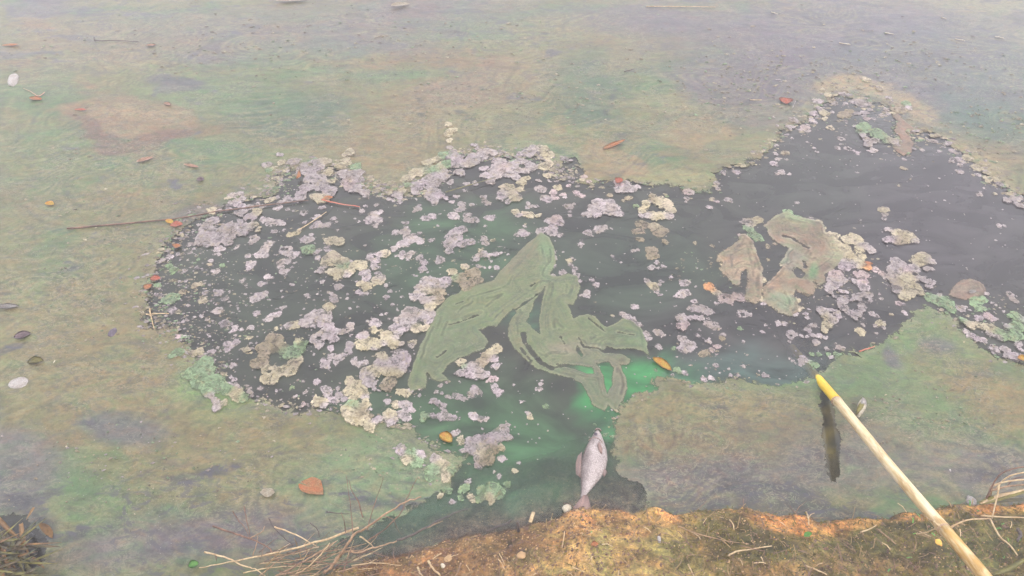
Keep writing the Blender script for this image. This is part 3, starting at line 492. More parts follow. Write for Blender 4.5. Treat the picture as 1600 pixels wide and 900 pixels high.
# ------------------------------------------------------------------ foam
TINT = dict(w=(.190, .167, .161), c=(.220, .195, .130), t=(.138, .116, .076), g=(.104, .152, .080), p=(.215, .172, .162), o=(.36, .18, .07))
FOAM = {
(220, 190): """985 345 40,1005 385 35 g,1085 265 30,1100 330 35 c,1040 370 30 c|@thick cream froth bank along the upper left rim of the dark water@1180 330 45,1300 380 60,1390 350 70,1440 330 50 c,1480 400 45 c,1350 440 70,1500 470 45 c,1410 500 70,1290 520 50,1480 550 50,1400 600 60 c,1250 590 50,1395 405 22 h,1330 350 20 h,1560 360 50 c,1590 310 40 c,1570 420 40,1590 270 30 c|720 590 40,770 590 50,740 640 45,810 610 30,762 598 14 h,690 610 25 c|@wide lilac foam raft with dark holes below the long thin twig@560 790 60,520 830 50,510 880 45,620 850 70,560 870 50,640 880 50,700 860 60,740 800 50,780 720 50,850 760 55,830 830 60,900 720 40 c,880 820 40 c,800 880 40,920 850 30 c,480 930 45,560 950 50,600 920 50,690 920 50,690 950 35,600 820 25 h,740 785 14 h,845 785 20 h,855 710 18 h|690 685 25,780 668 40,850 668 36|910 640 25,950 660 30|1090 635 30,1150 610 40,1220 612 40,1060 600 25|960 770 40,1010 790 45,1070 790 40,1110 800 30|1037 860 28|1120 850 15|1192 697 20|1270 715 34,1272 712 9 h|1425 675 26,1400 670 15|1380 735 25,1350 760 20|1340 830 25,1390 805 40,1450 805 45,1500 760 25|1280 790 18|1530 785 12|1535 850 12|1165 885 30 c,1220 870 30 c,1240 850 20|1335 888 22|1060 680 30,1090 670 25|1145 690 18|560 700 40 c,620 700 20|700 640 18,1000 620 30 c,1040 600 25 c""",
(540, 190): """60 440 70,100 470 40,30 480 60 p,90 530 50,150 560 45,160 590 30,60 545 30,110 410 30,40 510 50 p,20 330 40 c,40 250 45 c,80 360 40 g|200 450 35 c,250 480 30 c,300 530 22,350 565 22 c|@cream and green froth clump right of the notch in the upper rim@410 580 50,440 550 40 c,460 480 35 c,500 450 50 c,560 410 50 c,600 400 40 c,490 510 40 g,640 340 40 c,650 390 50 g,700 380 50 g,740 370 40 c,700 310 40 c,760 280 40 g,800 340 45 g,800 270 40 g,760 400 40,700 430 50,640 470 50,560 510 60,690 480 70,760 440 50,660 540 50,680 590 60,740 580 50,790 600 25,710 540 40,820 480 35,550 550 50,605 545 30 h,700 345 12 h|800 30 35 c,830 80 40 c,800 110 35 c,810 160 30 c,815 210 30|@lilac froth hanging from the upper rim above the green mat@830 270 50,880 300 55,860 340 50,880 400 45,910 420 25,930 330 60,1000 300 60,1050 280 40,1030 325 25,960 340 40 c|1000 190 24,1020 220 22,1045 245 18|@tangled pink-lilac foam raft at the upper rim right of the froth@1100 250 45,1165 255 38,1110 290 22,1200 320 45,1230 370 60 p,1170 360 45,1090 375 35,1150 400 45,1090 425 35,1150 430 50,1130 465 40,1260 410 50,1320 400 45,1330 440 45,1360 370 50,1370 320 50,1420 260 50,1470 220 50,1530 220 45 c,1440 360 55,1400 400 35,1310 350 40,1210 270 25,1280 300 30 h,1380 355 25 h,1120 320 16 h|1380 480 45 c,1410 450 35 c,1370 530 30 c|1560 270 60 c,1550 350 50 c,1580 420 40 c,1590 330 40 c|@cream foam rosette below the pink-lilac foam raft@1260 530 60 c,1230 570 45,1300 560 55 c,1330 600 45 c,1270 630 30,1350 580 30,1210 600 30|1080 590 28,1090 620 32,1110 640 25|690 648 30,700 640 28,692 650 9 h|870 590 26|985 648 28|1015 485 28|945 490 28|930 542 18|565 685 34,545 700 20,575 660 20|425 630 22|340 610 22,375 620 20|240 655 20|130 700 24,155 660 18|230 730 45,190 770 40,260 770 35,235 820 25,270 705 22|105 785 14|610 755 32,640 760 30,680 735 35|905 650 35,900 690 40,870 695 25|840 740 45,870 750 20|950 740 40,960 770 35,1010 760 30,1030 780 15|1120 755 45,1155 740 25|1090 818 16|470 795 28|395 870 35,470 860 40,430 870 20|540 890 30,575 880 20|1420 640 28,1430 665 35,1480 660 28|1330 710 30 c,1350 735 30,1400 720 35 c,1440 735 40 c,1500 735 25 c|1520 530 45,1560 600 40,1510 460 25,1590 610 30,1590 470 20|830 630 22|725 815 15|550 608 12|75 760 10|1395 820 20,1390 870 50,1340 890 30,1430 870 30|1520 861 45,1570 850 40,1590 770 40""",
(860, 190): """270 440 25 p,300 475 25 p,250 465 20 c|60 520 35 c,20 560 40 p,30 600 30 p,100 570 28 p,145 505 22 p,110 590 20|200 565 35 p,240 580 32 p|@white crescent of foam holding an orange scrap near the upper rim@540 540 40,590 535 45,640 535 35,680 518 22,520 530 25,590 495 30,540 490 35 p|145 670 38,180 650 18,110 655 15,155 735 18,150 710 20|@pinkish ragged foam patch with a yellow fleck right of the green mat top@380 640 50,340 680 45,420 640 35,430 690 60,490 680 50,370 730 35,520 720 40,545 740 20,470 650 40|290 725 42,255 730 25,320 720 20|600 600 30 t,630 600 18 t,570 620 22 t,460 580 26 t|@greenish foam ring open in its centre@720 690 40 c,745 650 35 c,780 640 15,715 740 35,760 735 40,810 745 50 c,870 740 50 c,920 740 45,940 690 45 c,900 650 55 c,860 630 50 c,810 620 35 t,800 590 30 t,790 692 24 h|668 660 25 g|1080 560 40 p,1110 565 25,1060 600 25|1058 630 14|1350 402 26|1450 395 30,1465 405 20|1300 490 28,1305 525 25|1260 610 22 c,1300 630 22 p|1398 617 32|1240 672 22|1485 385 9|40 770 60 p,80 790 40,20 830 40,20 870 40,80 885 25|300 870 40,380 850 45,400 840 30,430 825 25|480 838 18|@yellow-tan foam clump just below the greenish foam ring@690 800 40 t,740 820 40 t,690 860 50 t,820 830 50 c,840 860 60 t,890 860 25 t""",
(220, 370): """885 20 45,865 50 25,870 18 10 h|750 88 22|610 100 40,600 140 25,640 100 25|1000 55 40,970 95 40,930 140 40,975 150 25,900 140 25,1040 45 20|845 150 28|1135 110 55,1160 95 40,1200 140 40,1230 130 25,1110 100 15 h,1140 102 12 h|1100 200 30,1140 195 35,1165 180 20,1095 235 30|1120 275 35,1150 265 25,1130 300 15|858 215 42,840 260 20,850 240 30|990 310 32,1025 320 15|940 370 32,975 370 22|790 350 25,805 330 15|1180 378 20|1100 425 14|920 465 50,880 485 35,965 450 35,990 450 12|1300 463 22|1110 472 11|1095 352 8|1290 352 8|918 600 36|600 580 40,630 560 20,580 590 25|1000 640 35,970 655 15,1030 615 25|1100 560 25,1120 550 18,1080 600 25,1060 620 25|475 620 22|370 540 18|590 270 32,560 265 14|660 680 42,705 680 25,630 675 20,690 685 8 h|735 710 30,720 745 22,735 775 14,705 750 18|790 725 25|862 715 32|537 768 20,537 768 6 h|740 830 30,700 850 40,680 880 30,670 840 25|845 790 28 c|900 830 12|1420 355 25|1550 390 36,1540 415 22|1500 470 30,1515 500 28,1480 440 20|1285 25 40,1330 15 25|1450 95 35,1480 110 25|1380 115 35,1385 165 22|@mossy tan clump at the left of the dark water beside its inner froth@1480 30 50 c,1550 40 40 c,1310 110 50 g,1480 190 80 c,1550 200 60 c,1580 240 40 g,1410 260 50,1480 290 40 c,1540 300 60 c|350 262 22,350 262 7 h|440 250 22,430 245 20|1200 690 50 c,1150 700 30|@lilac foam cloud trailing a ragged tail in the left dark water@1350 640 70,1310 680 60,1390 600 40,1450 640 50,1500 560 30 c,1460 560 40 c,1410 680 50,1480 720 45,1450 770 60,1390 800 50,1500 800 50,1520 740 40,1500 870 35,1400 850 40,1390 800 16 h,1420 830 10 h|210 120 20|240 160 25|290 140 20|375 65 20|345 100 16|385 125 25|420 95 15|450 180 20 g|550 190 20|540 220 20 t|260 260 40 g,230 230 25 g|350 345 20|500 440 25|610 440 40,580 430 20|660 490 30|490 500 35 c|430 380 30 t,460 370 25 c|@bright green weed tuft at the left tip of the dark water@230 490 50 g,190 500 30 g,280 480 30 g|250 580 40,300 590 25 c,210 575 20|140 330 25|130 380 30 g|1570 745 30,1590 740 20|680 640 14 t|760 560 12|700 545 10|830 540 12|1380 450 10|1230 325 8|640 230 25 g|470 130 12|690 430 14|330 430 30 t,300 350 16|200 620 14|420 630 14|560 660 14|450 790 10|300 790 22 p,350 780 18|1060 720 20 c,1100 715 14|520 650 18""",
(540, 370): """30 200 25|@cream foam chain left of centre in the dark water@70 230 45 c,130 230 45 c,190 170 35,230 200 35,300 140 38 c,260 150 30,240 240 25,30 280 40 c,20 300 30|150 290 45,160 320 40|255 285 25|110 370 35 c,170 390 45 c,250 350 55 c,310 380 22,270 330 40|95 430 28,150 450 25,120 445 25|345 430 22,320 470 25,310 490 12|150 70 14|528 302 15|367 530 20|12 483 16|35 560 14|410 578 11|280 608 18,315 600 12|380 95 32,440 60 50,490 40 50,470 10 40,550 20 40,580 40 25|395 150 22,450 145 45,510 130 35,490 165 35|580 165 32,610 200 40,600 250 38,600 275 22|745 180 42|@pink-white foam clump with a right arm above the green mat@820 60 50,840 20 50,800 120 28,930 60 40,980 55 35,1000 50 25,880 15 30,860 -30 50,910 -50 40,830 -10 35|665 30 20,690 18 14|1080 20 30,1095 50 30,1150 30 22 c,1070 5 20|1070 140 40,1040 160 25,1110 155 25,1050 115 22 c,1020 185 25,1170 140 30,1210 135 16,1130 150 20|1040 238 24,1090 245 18,1130 243 22,1180 245 25|1135 198 14|@brown-green fringe along the upper left edge of the green mat@930 240 40 c,830 280 40 c,1000 290 60 t,1040 340 40 t,900 330 50 t,960 380 50 t,860 330 30 g|@big pinkish-cream foam mass against the left edge of the green mat@640 350 50,600 400 55,580 450 50,530 480 45,520 500 30,640 430 50 c,690 370 60,770 370 60,800 360 45,720 440 60 t,720 500 50 t,650 500 40,600 500 40,670 560 45 c,660 600 45,640 640 45,590 620 40,520 610 60,480 600 45,440 640 50,400 660 40,500 670 60,420 710 60,400 760 40,560 720 50 c,610 720 40 c,480 570 25|220 670 45,180 665 25,260 690 22|340 640 15|35 690 30,45 720 30,20 740 20,50 770 14|140 770 40,100 780 20|230 730 40 c,280 740 30 c|@lumpy cream foam heap below the big pinkish foam mass@150 850 60 c,120 830 40 c,240 840 45 c,220 880 30,330 790 55 c,370 840 50 c,390 790 30,430 840 18,300 840 30|530 820 35 c,520 850 25|40 850 40,30 890 30,10 890 30|440 470 14|320 600 8|470 -70 28|1270 140 12|1240 85 10|340 360 8|500 20 12""",
(860, 370): """235 60 26,215 55 12,240 80 12|150 190 28 c,170 165 18,190 180 12,165 220 22,190 250 26,185 270 16|105 285 38|325 337 25|365 378 30|290 430 28,280 455 38,255 460 22|485 152 16|552 203 13|580 132 9|650 110 25,680 105 25|790 110 55 t,800 150 50 t,770 160 40 t,830 200 22|800 240 28,790 255 18,840 245 18,875 232 22,770 240 10|750 345 28,790 380 40 c,820 400 30 c,830 430 22,855 455 22,850 380 18|860 350 26|745 330 12|940 318 14|1050 360 40,1030 370 25,1070 350 20|1010 455 38,1060 435 35,980 470 20,1040 440 30,1000 462 6 h|1125 510 24,1125 510 9 h|668 550 32|1295 522 20|1110 565 40,1160 570 40,1200 570 45,1240 590 40,1270 600 15,1085 560 18|1030 625 35,1000 640 25,1040 660 35,1090 640 30,1060 680 30 p,1000 705 25 p,1040 710 40 p,1130 640 25,1180 645 30,1225 645 20|1240 690 45,1280 700 45,1310 715 30,1335 720 14,1210 690 20,1275 688 9 h|1505 605 45,1480 610 25,1550 615 20,1560 600 15,1502 608 17 h|845 750 36,870 765 22,820 745 18|845 860 30,860 850 18|@white speckled foam head right of the green mat tail@1040 800 35,1070 840 45,1040 870 40,1090 870 35,1020 800 20|1155 775 18|1230 820 28,1240 800 14|970 545 9|@pale foam edging on the right lobe of the green mat@600 630 30,640 650 30,680 690 30,740 760 30,760 800 22,560 605 25|205 310 30,225 350 22,190 300 20|965 880 20 g|1480 720 20 g|1505 820 14|485 615 14 c|@white foam edging on the top finger of the green mat@0 90 25,15 130 30,25 170 30,30 220 18,20 310 25,-10 60 25|1140 390 14|@pink foam hem under the tan lobe at right@1240 400 45 o,1290 440 40 c,1350 480 50 p,1400 490 45 p,1460 470 40 p,1500 480 30 p,1355 480 10 h|710 458 7|860 516 9|515 190 6|350 515 10 t|945 680 7|700 25 30 t|900 40 26 t|1130 50 22 t|1260 70 18 t|1160 730 16|1150 250 8""",
(1160, 100): """590 300 38,560 310 20,620 300 18|720 310 30|640 385 45 c,560 390 30,600 360 30,700 380 20,650 430 28 c|680 500 32 c,680 500 11 h|395 445 35,420 455 20,370 435 14|540 440 30,570 460 20,525 440 14|485 500 40 p,510 525 25,450 515 20,510 480 18|370 500 30,390 500 18|270 490 16|390 582 22,390 580 7 h|508 613 18|562 658 14|578 687 18|772 587 30,790 590 15,772 587 9 h|765 630 9|748 662 30|825 665 28,825 665 13 h|890 690 20,895 705 16,870 680 14|1020 678 32,990 680 18|263 640 20|245 780 36,225 770 20,260 795 18|275 745 22,300 740 12|345 750 14|340 700 30 t,320 700 25 t,260 700 22|300 850 35,270 860 25,315 840 20|368 863 20|@bright green frothy clump beside the curled tan strand at top right@940 500 50 g,910 530 40 g,960 480 40 g,930 560 35,960 590 40,980 640 40,1060 560 60 g,1100 590 50 g,1040 530 40 g,1150 600 40 c,1030 600 30,1180 610 30|920 310 50,960 320 30,870 300 35,830 250 25,780 240 25|800 310 20|895 390 28,960 380 30|990 320 20,1000 360 25,1030 430 20|970 430 25 p|1090 400 25,1140 390 25,1120 360 20|1270 320 40 g,1290 350 30,1230 370 50 t|1140 270 25,1160 300 18|1260 748 20|1405 677 22|1540 684 20,1550 690 12|1480 600 28,1510 608 22,1450 590 14|898 850 12|895 795 8|1425 817 9|1260 818 24 t|800 390 50 t,780 410 30 t,840 370 35 t|700 290 40 t,660 250 30 c,620 210 24 c|880 485 18|240 420 12|1070 200 30 c,1050 190 20|960 130 40 c""",
(1280, 200): """1005 125 28,980 125 12|1035 180 24|1030 265 26,1090 250 35,1130 240 20,1100 290 25,1040 245 20,1120 270 25|1095 345 32,1120 350 15|1240 368 26|1255 500 14|1248 522 26|1240 320 30 c|1400 440 30,1420 450 20|@white foam string at the right edge of the picture@1470 570 35,1520 565 40,1560 555 25,1500 545 20,1540 600 25,1590 620 25,1560 610 25|1405 770 28|1440 765 26|@small greenish-white foam piece alone on the open water at right@500 640 40 c,525 625 18,475 625 15,508 680 20,512 712 26|1340 707 8|1510 715 9|980 567 9|823 317 9|720 375 10|625 732 8|1375 880 12|1310 400 35 c,1370 410 25 c|1370 515 20 c|1490 515 30 c,1520 520 20|650 315 18 t|620 450 14 t|710 400 10 t|915 580 10|935 395 8|850 455 8|@tan-pink foam cake at the right of the arched tan mat, upper piece@545 800 30,590 820 45 c,650 840 55 t,700 860 50 c,740 880 35,560 870 40,620 880 50 t,530 880 30|1150 240 40 c,1200 300 30 c|315 722 12|1290 475 16|1430 640 8""",
(1080, 310): """@green and white foam knob above the tan lobe@440 190 38,480 190 45 c,520 180 40 c,450 240 40 g,480 280 45 g,520 310 30 g,438 188 10 h|760 110 40 g,830 150 30 g,790 130 25 g|1000 190 30 c,1040 235 26 c,1055 275 22 t|560 640 32 c,555 720 36 c,545 785 36 c,565 830 25|965 690 30 t,905 745 30 t,940 715 24 c|830 800 30 c,845 860 32 c,800 905 30|380 290 24 p,430 300 20 c|240 560 22 t,225 480 24 t,235 520 20 c|710 520 22 c,740 600 20 c|950 168 30|@cream and lilac foam along the right side of the arched tan mat@1090 300 45 c,1120 350 45 c,1230 340 50 c,1290 320 50 c,1260 300 40 c,1350 380 45,1400 415 25,1300 400 40 c,1200 400 50 c,1240 450 50 c,1310 470 50 c,1200 530 55,1250 520 40,1310 520 50 c,1370 540 35 o,1350 600 40 p,1330 650 45 p,1340 690 45,1370 710 28,1290 600 35 p,1270 650 25,1130 600 50 p,1090 650 40,1170 640 35,1110 700 50,1080 740 35,1100 770 25,1180 740 30,1130 660 40,1230 590 24 h,1225 680 18 h|1440 560 35 p,1490 590 30 p,1510 620 20|620 700 45 c,640 760 40,680 800 45,720 850 35,590 720 30 c,655 710 14 h|825 38 20|600 380 25 t,650 360 18 t|600 480 20 t|1315 172 12""",
(1280, 400): """@large speckled lilac foam cake with cream patches at right@590 50 50,630 80 55,580 120 50,560 180 35,580 200 40,600 260 40,650 220 60 c,700 180 60 c,680 120 50 p,760 50 60 c,810 30 60 c,860 50 40,740 100 50,850 110 35,780 170 50,840 200 35,850 240 20,750 240 60 c,700 290 50 c,670 320 40 c,780 290 40 c,740 150 14 h,800 150 22 h|@lilac foam loop with two dark holes below the arched tan mat@175 350 40,165 390 35,200 410 30,290 330 35,340 320 40,380 310 25,390 350 22,330 400 35,290 460 40,280 490 25,240 450 35,320 430 25,250 350 20,355 350 24 h,275 400 26 h|220 322 20|@holed lilac and cream foam shield left of the foam loop@30 440 45,50 480 45 c,60 540 35 c,30 580 25 c,100 460 50,130 470 35,110 510 30,140 440 25,10 420 30,90 450 12 h,115 470 12 h|345 540 20,350 495 14|310 590 40 c,340 590 25 c|410 450 30,450 470 25|480 530 40 c,500 560 25,430 545 20,510 520 14|450 608 18|150 715 25,180 725 22,125 695 14|60 725 22|50 640 20|10 630 20|665 440 22,680 460 12|485 335 20|@green foam strip on the peak of the right-hand scum field@890 330 50 g,950 350 60 g,1010 380 50 g,1040 420 35 g,850 340 30 g,930 300 30|1100 410 35,1130 400 25|1240 390 50 g,1280 350 45 g,1300 410 30 g,1220 340 40 g,1300 290 30|1490 310 35,1480 290 25,1520 350 30,1540 365 15,1500 340 25,1488 300 9 h|1340 370 14,1380 385 14,1415 410 14,1440 435 14|@green-white broken froth band at the right beside the scum field@1120 510 35 g,1170 540 40 c,1220 530 35 c,1280 560 40 c,1340 580 45 c,1400 600 45 g,1450 640 40 g,1330 620 30,1400 640 30,1490 650 40 g,1540 620 45 g,1550 560 45 g,1500 570 40 g,1550 490 50 g,1520 470 40 g,1590 500 40,1460 560 25,1550 700 35,1570 730 25|1320 480 45 p,1370 490 25,1250 490 30|1140 600 25,1180 630 30,1230 650 35,1280 660 30,1300 680 15|@white holed foam strip lowest at the right edge of the picture@1360 730 40,1390 750 25,1450 740 35,1480 780 40,1520 790 40,1560 800 30,1460 800 25,1590 800 20,1420 760 15 h|1120 230 14|560 460 18 t|420 680 14 t|620 370 30 p,660 380 18""",
(1000, 450): """1070 270 22,1075 295 18,1115 285 28,1140 285 14|950 343 20|980 293 14|1290 200 22,1310 235 22|1320 170 13|1345 290 35,1310 330 28,1370 300 20|1180 365 42,1175 395 20,1215 375 18,1178 375 7 h|1175 428 18|1265 380 22,1310 382 22,1350 375 28,1400 378 28,1440 390 25,1460 385 14|1375 425 35,1400 420 14|808 420 18|455 375 20|530 420 25|780 318 18 g|1050 380 10|650 370 25,640 400 30 t|600 465 30 p,560 480 30 p,510 510 35 t,470 525 25 t,620 455 20|265 473 20 g|290 640 25 g,310 660 25 g,345 660 25,365 675 18|595 605 28|805 612 20|970 685 24,990 690 14|500 715 25,550 700 22,570 715 18|625 665 12|705 690 18|765 687 22|1190 570 18,1215 590 12,1170 550 10|1270 560 40,1260 595 25,1300 570 35,1340 590 30 g,1370 605 25 g|1340 520 25 g,1400 520 22 g,1470 520 22 g,1540 520 30 g,1490 545 20|70 550 15|530 595 8|690 635 14|930 650 10""",
(220, 520): """722 260 30|730 370 30,750 410 35,760 450 28,710 350 20,700 400 25|860 470 35,850 440 22,870 495 20|@vivid green frothy algae bed at the lower left rim of the dark water@480 250 70 g,430 290 60 g,510 330 70 g,470 390 70 g,560 380 60 g,620 440 60 g,560 450 60 g,680 480 50 g,740 510 50 c,600 540 40,560 510 40,650 560 40 c,610 590 30,800 520 40 g,390 340 50 g|@mossy tan and green foam clump in the lower left dark water@980 150 60 t,1030 60 60 t,940 240 55 t,1010 300 70 c,1080 320 70 c,970 360 50 c,1050 380 50 c,1140 300 70 c,1190 250 60 t,1250 220 40 c,1160 150 60 g,1230 120 60 g,1280 100 40 g,1210 190 40 g,1230 70 35 c,960 110 50 t,1060 120 60 t,1030 240 25 h,1005 310 14 h|560 150 30|560 230 28|600 120 15|450 150 45 c,400 160 30 t|300 160 50 g,250 180 40 g|1270 385 18|1380 385 28|1450 250 42,1430 220 25,1470 270 25|1500 190 40,1550 200 45,1580 180 30,1530 230 30,1480 180 20|1290 460 22|1450 440 35,1470 480 35,1490 520 40,1520 545 25|1540 435 20|1550 490 40,1590 520 25|1400 540 60 c,1380 510 40 c,1430 570 35|940 435 22|1210 500 20|1180 435 20 g|820 130 35 c,860 120 20|640 320 20 t|1060 455 14|1350 170 12|1270 560 22 p""",
(540, 520): """65 215 28,110 250 35,150 240 30,80 240 25|@thick pink and yellow foam heap left of the green mat foot@430 170 45,470 210 50,400 230 60,350 240 50,290 200 45 c,270 250 50,230 310 60 c,330 300 60 c,400 310 50 c,440 280 40,210 400 50,150 340 50,180 370 50,230 440 35,260 460 22,320 420 50 t,370 400 40 t,410 350 30 t,330 375 12 h|100 410 60 c,40 380 50 c,120 460 60 c,40 450 50 c,60 510 40 c,150 500 30|330 545 28|390 565 40 c,440 560 35,490 580 50,470 550 35,520 600 25|455 640 45,470 670 35,430 650 25|@green and cream foam clump on the lower rim of the dark water@60 570 50 g,40 620 60 c,110 600 60 t,130 650 50 t,150 560 45 c,190 600 30,80 690 60 c,160 700 50 c,200 750 50 c,250 690 40,340 660 50 c,350 700 50|510 450 25,470 480 40 c,430 470 35 c|590 430 28 p,570 420 22 p|@white foam trim under the right foot of the green mat@1170 130 40 c,1140 150 40 c,1160 210 35,1165 260 30,1100 200 50 t,1050 240 50 t,1000 270 50,960 280 40,930 270 30 g,900 240 40 c,1080 330 45,1030 330 40,960 320 30,890 330 26|1130 370 35 p,1180 360 25 p,1160 420 30,1180 460 35,1190 490 28,1210 460 18|1010 450 40,980 490 35,1045 460 30,1060 480 14,960 510 14,1000 430 22|890 500 30,920 520 22,850 490 25,800 500 25|710 465 22,750 475 18|740 415 20|@white foam streamer bending down on the green water@680 540 25,720 560 28,760 580 28,775 630 32,740 660 35,800 665 30,690 650 30,640 650 30 g,610 660 35 g,850 670 30,890 672 15|1000 660 40,980 640 22,1050 680 30,1090 675 28|1525 400 24,1520 440 22,1495 440 16,1530 370 14|1312 412 12|1375 540 16,1395 540 10|1420 635 25,1440 660 30 c|1565 580 25 g|790 390 14 p|890 385 12|580 490 16|1300 625 8|1100 630 7|870 620 7""",
(640, 640): """@large grey-white foam sheet with a pointed tip on the green water@730 170 45,770 130 20,700 210 55,650 240 55,760 220 40,790 240 25,600 260 50,540 260 55,480 250 40,560 320 60 c,500 330 40,520 380 30,600 340 50 t,650 310 50 t,710 300 35 c,560 400 50 t,530 450 35,620 400 40 t,480 300 35|720 385 30,740 370 14|570 150 10|565 207 8|470 560 26,440 570 20|600 30 7|@faint green froth patch near the bank left of the fish@560 640 50 g,640 600 50 g,700 650 50 g,620 690 50 c,540 700 40 g,760 600 30 g|@pale greenish froth sheet off the dry shrub@180 470 55 g,240 440 55 c,200 400 40,280 520 45 c,150 540 40 g,320 470 40 g|@ragged green-white froth raft above the dry twigs@60 420 50 g,-20 400 50 c,-60 330 40,20 340 40 g,100 350 35|430 620 45 g,480 690 40 c,400 700 30 g|300 640 40 g,240 680 35 c,330 720 30|820 480 22 c,850 420 18|700 520 24,660 490 18|360 180 40,400 240 36 c,420 320 30"""}
MARKS = [(500, 295, 'the cream froth bank'), (365, 355, 'the wide lilac raft'), (660, 290, 'the notch froth'), (725, 255, 'the hanging lilac froth'), (795, 265, 'the pink-lilac raft'), (795, 303, 'the cream rosette'), (975, 298, 'the white crescent'), (945, 325, 'the yellow-flecked patch'), (1025, 330, 'the greenish ring'),
 (1015, 362, 'the yellow-tan clump'), (525, 415, 'the mossy tan clump'), (505, 515, 'the ragged-tailed foam cloud'), (575, 425, 'the cream foam chain'), (735, 375, 'the right-armed pink clump'), (680, 450, 'the big pinkish foam mass'), (590, 540, 'the lumpy cream heap'), (850, 400, 'the top finger of the green mat'), (905, 455, 'the shoulder of the green mat'),
 (1000, 520, 'the tail of the green mat'), (770, 560, 'the right foot of the green mat'), (640, 600, 'the left foot of the green mat'), (1075, 540, 'the speckled white head'), (1120, 480, 'the pink hem of the tan lobe'), (1240, 370, 'the tan arch'), (1160, 380, 'the green and white knob'), (1220, 490, 'the leg of the tan arch'), (1330, 430, 'the foam beside the tan arch'), (1420, 430, 'the speckled foam cake'), (1410, 372, 'the tan-pink cake'),
 (1335, 475, 'the lilac loop'), (1290, 505, 'the holed shield'), (1360, 215, 'the bright green clump'), (1410, 215, 'the curled tan strand'), (1228, 160, 'the coral-red leaf'), (1300, 190, 'the far froth'), (1500, 255, 'the far right rim'), (1580, 315, 'the white foam string'), (1380, 335, 'the lone greenish piece'), (1510, 455, 'the small brown mat'), (1550, 525, 'the green-white froth band'), (1283, 590, 'the pole tip'), (1035, 572, 'the yellow and orange leaf'),
 (320, 600, 'the vivid green bed'), (430, 580, 'the lower mossy clump'), (610, 580, 'the thick pink heap'), (570, 645, 'the lower rim clump'), (695, 640, 'the bent white streamer'), (755, 700, 'the grey-white sheet'), (265, 470, 'the green weed tuft'), (250, 400, 'the left tip of the dark water'), (400, 460, 'the middle of the left dark water'), (330, 480, 'the left dark water edge'), (690, 330, 'the dark water under the notch'), (950, 410, 'the water right of the top finger'), (1380, 560, 'the reddish twig')]
_OPENW = W(OPEN)
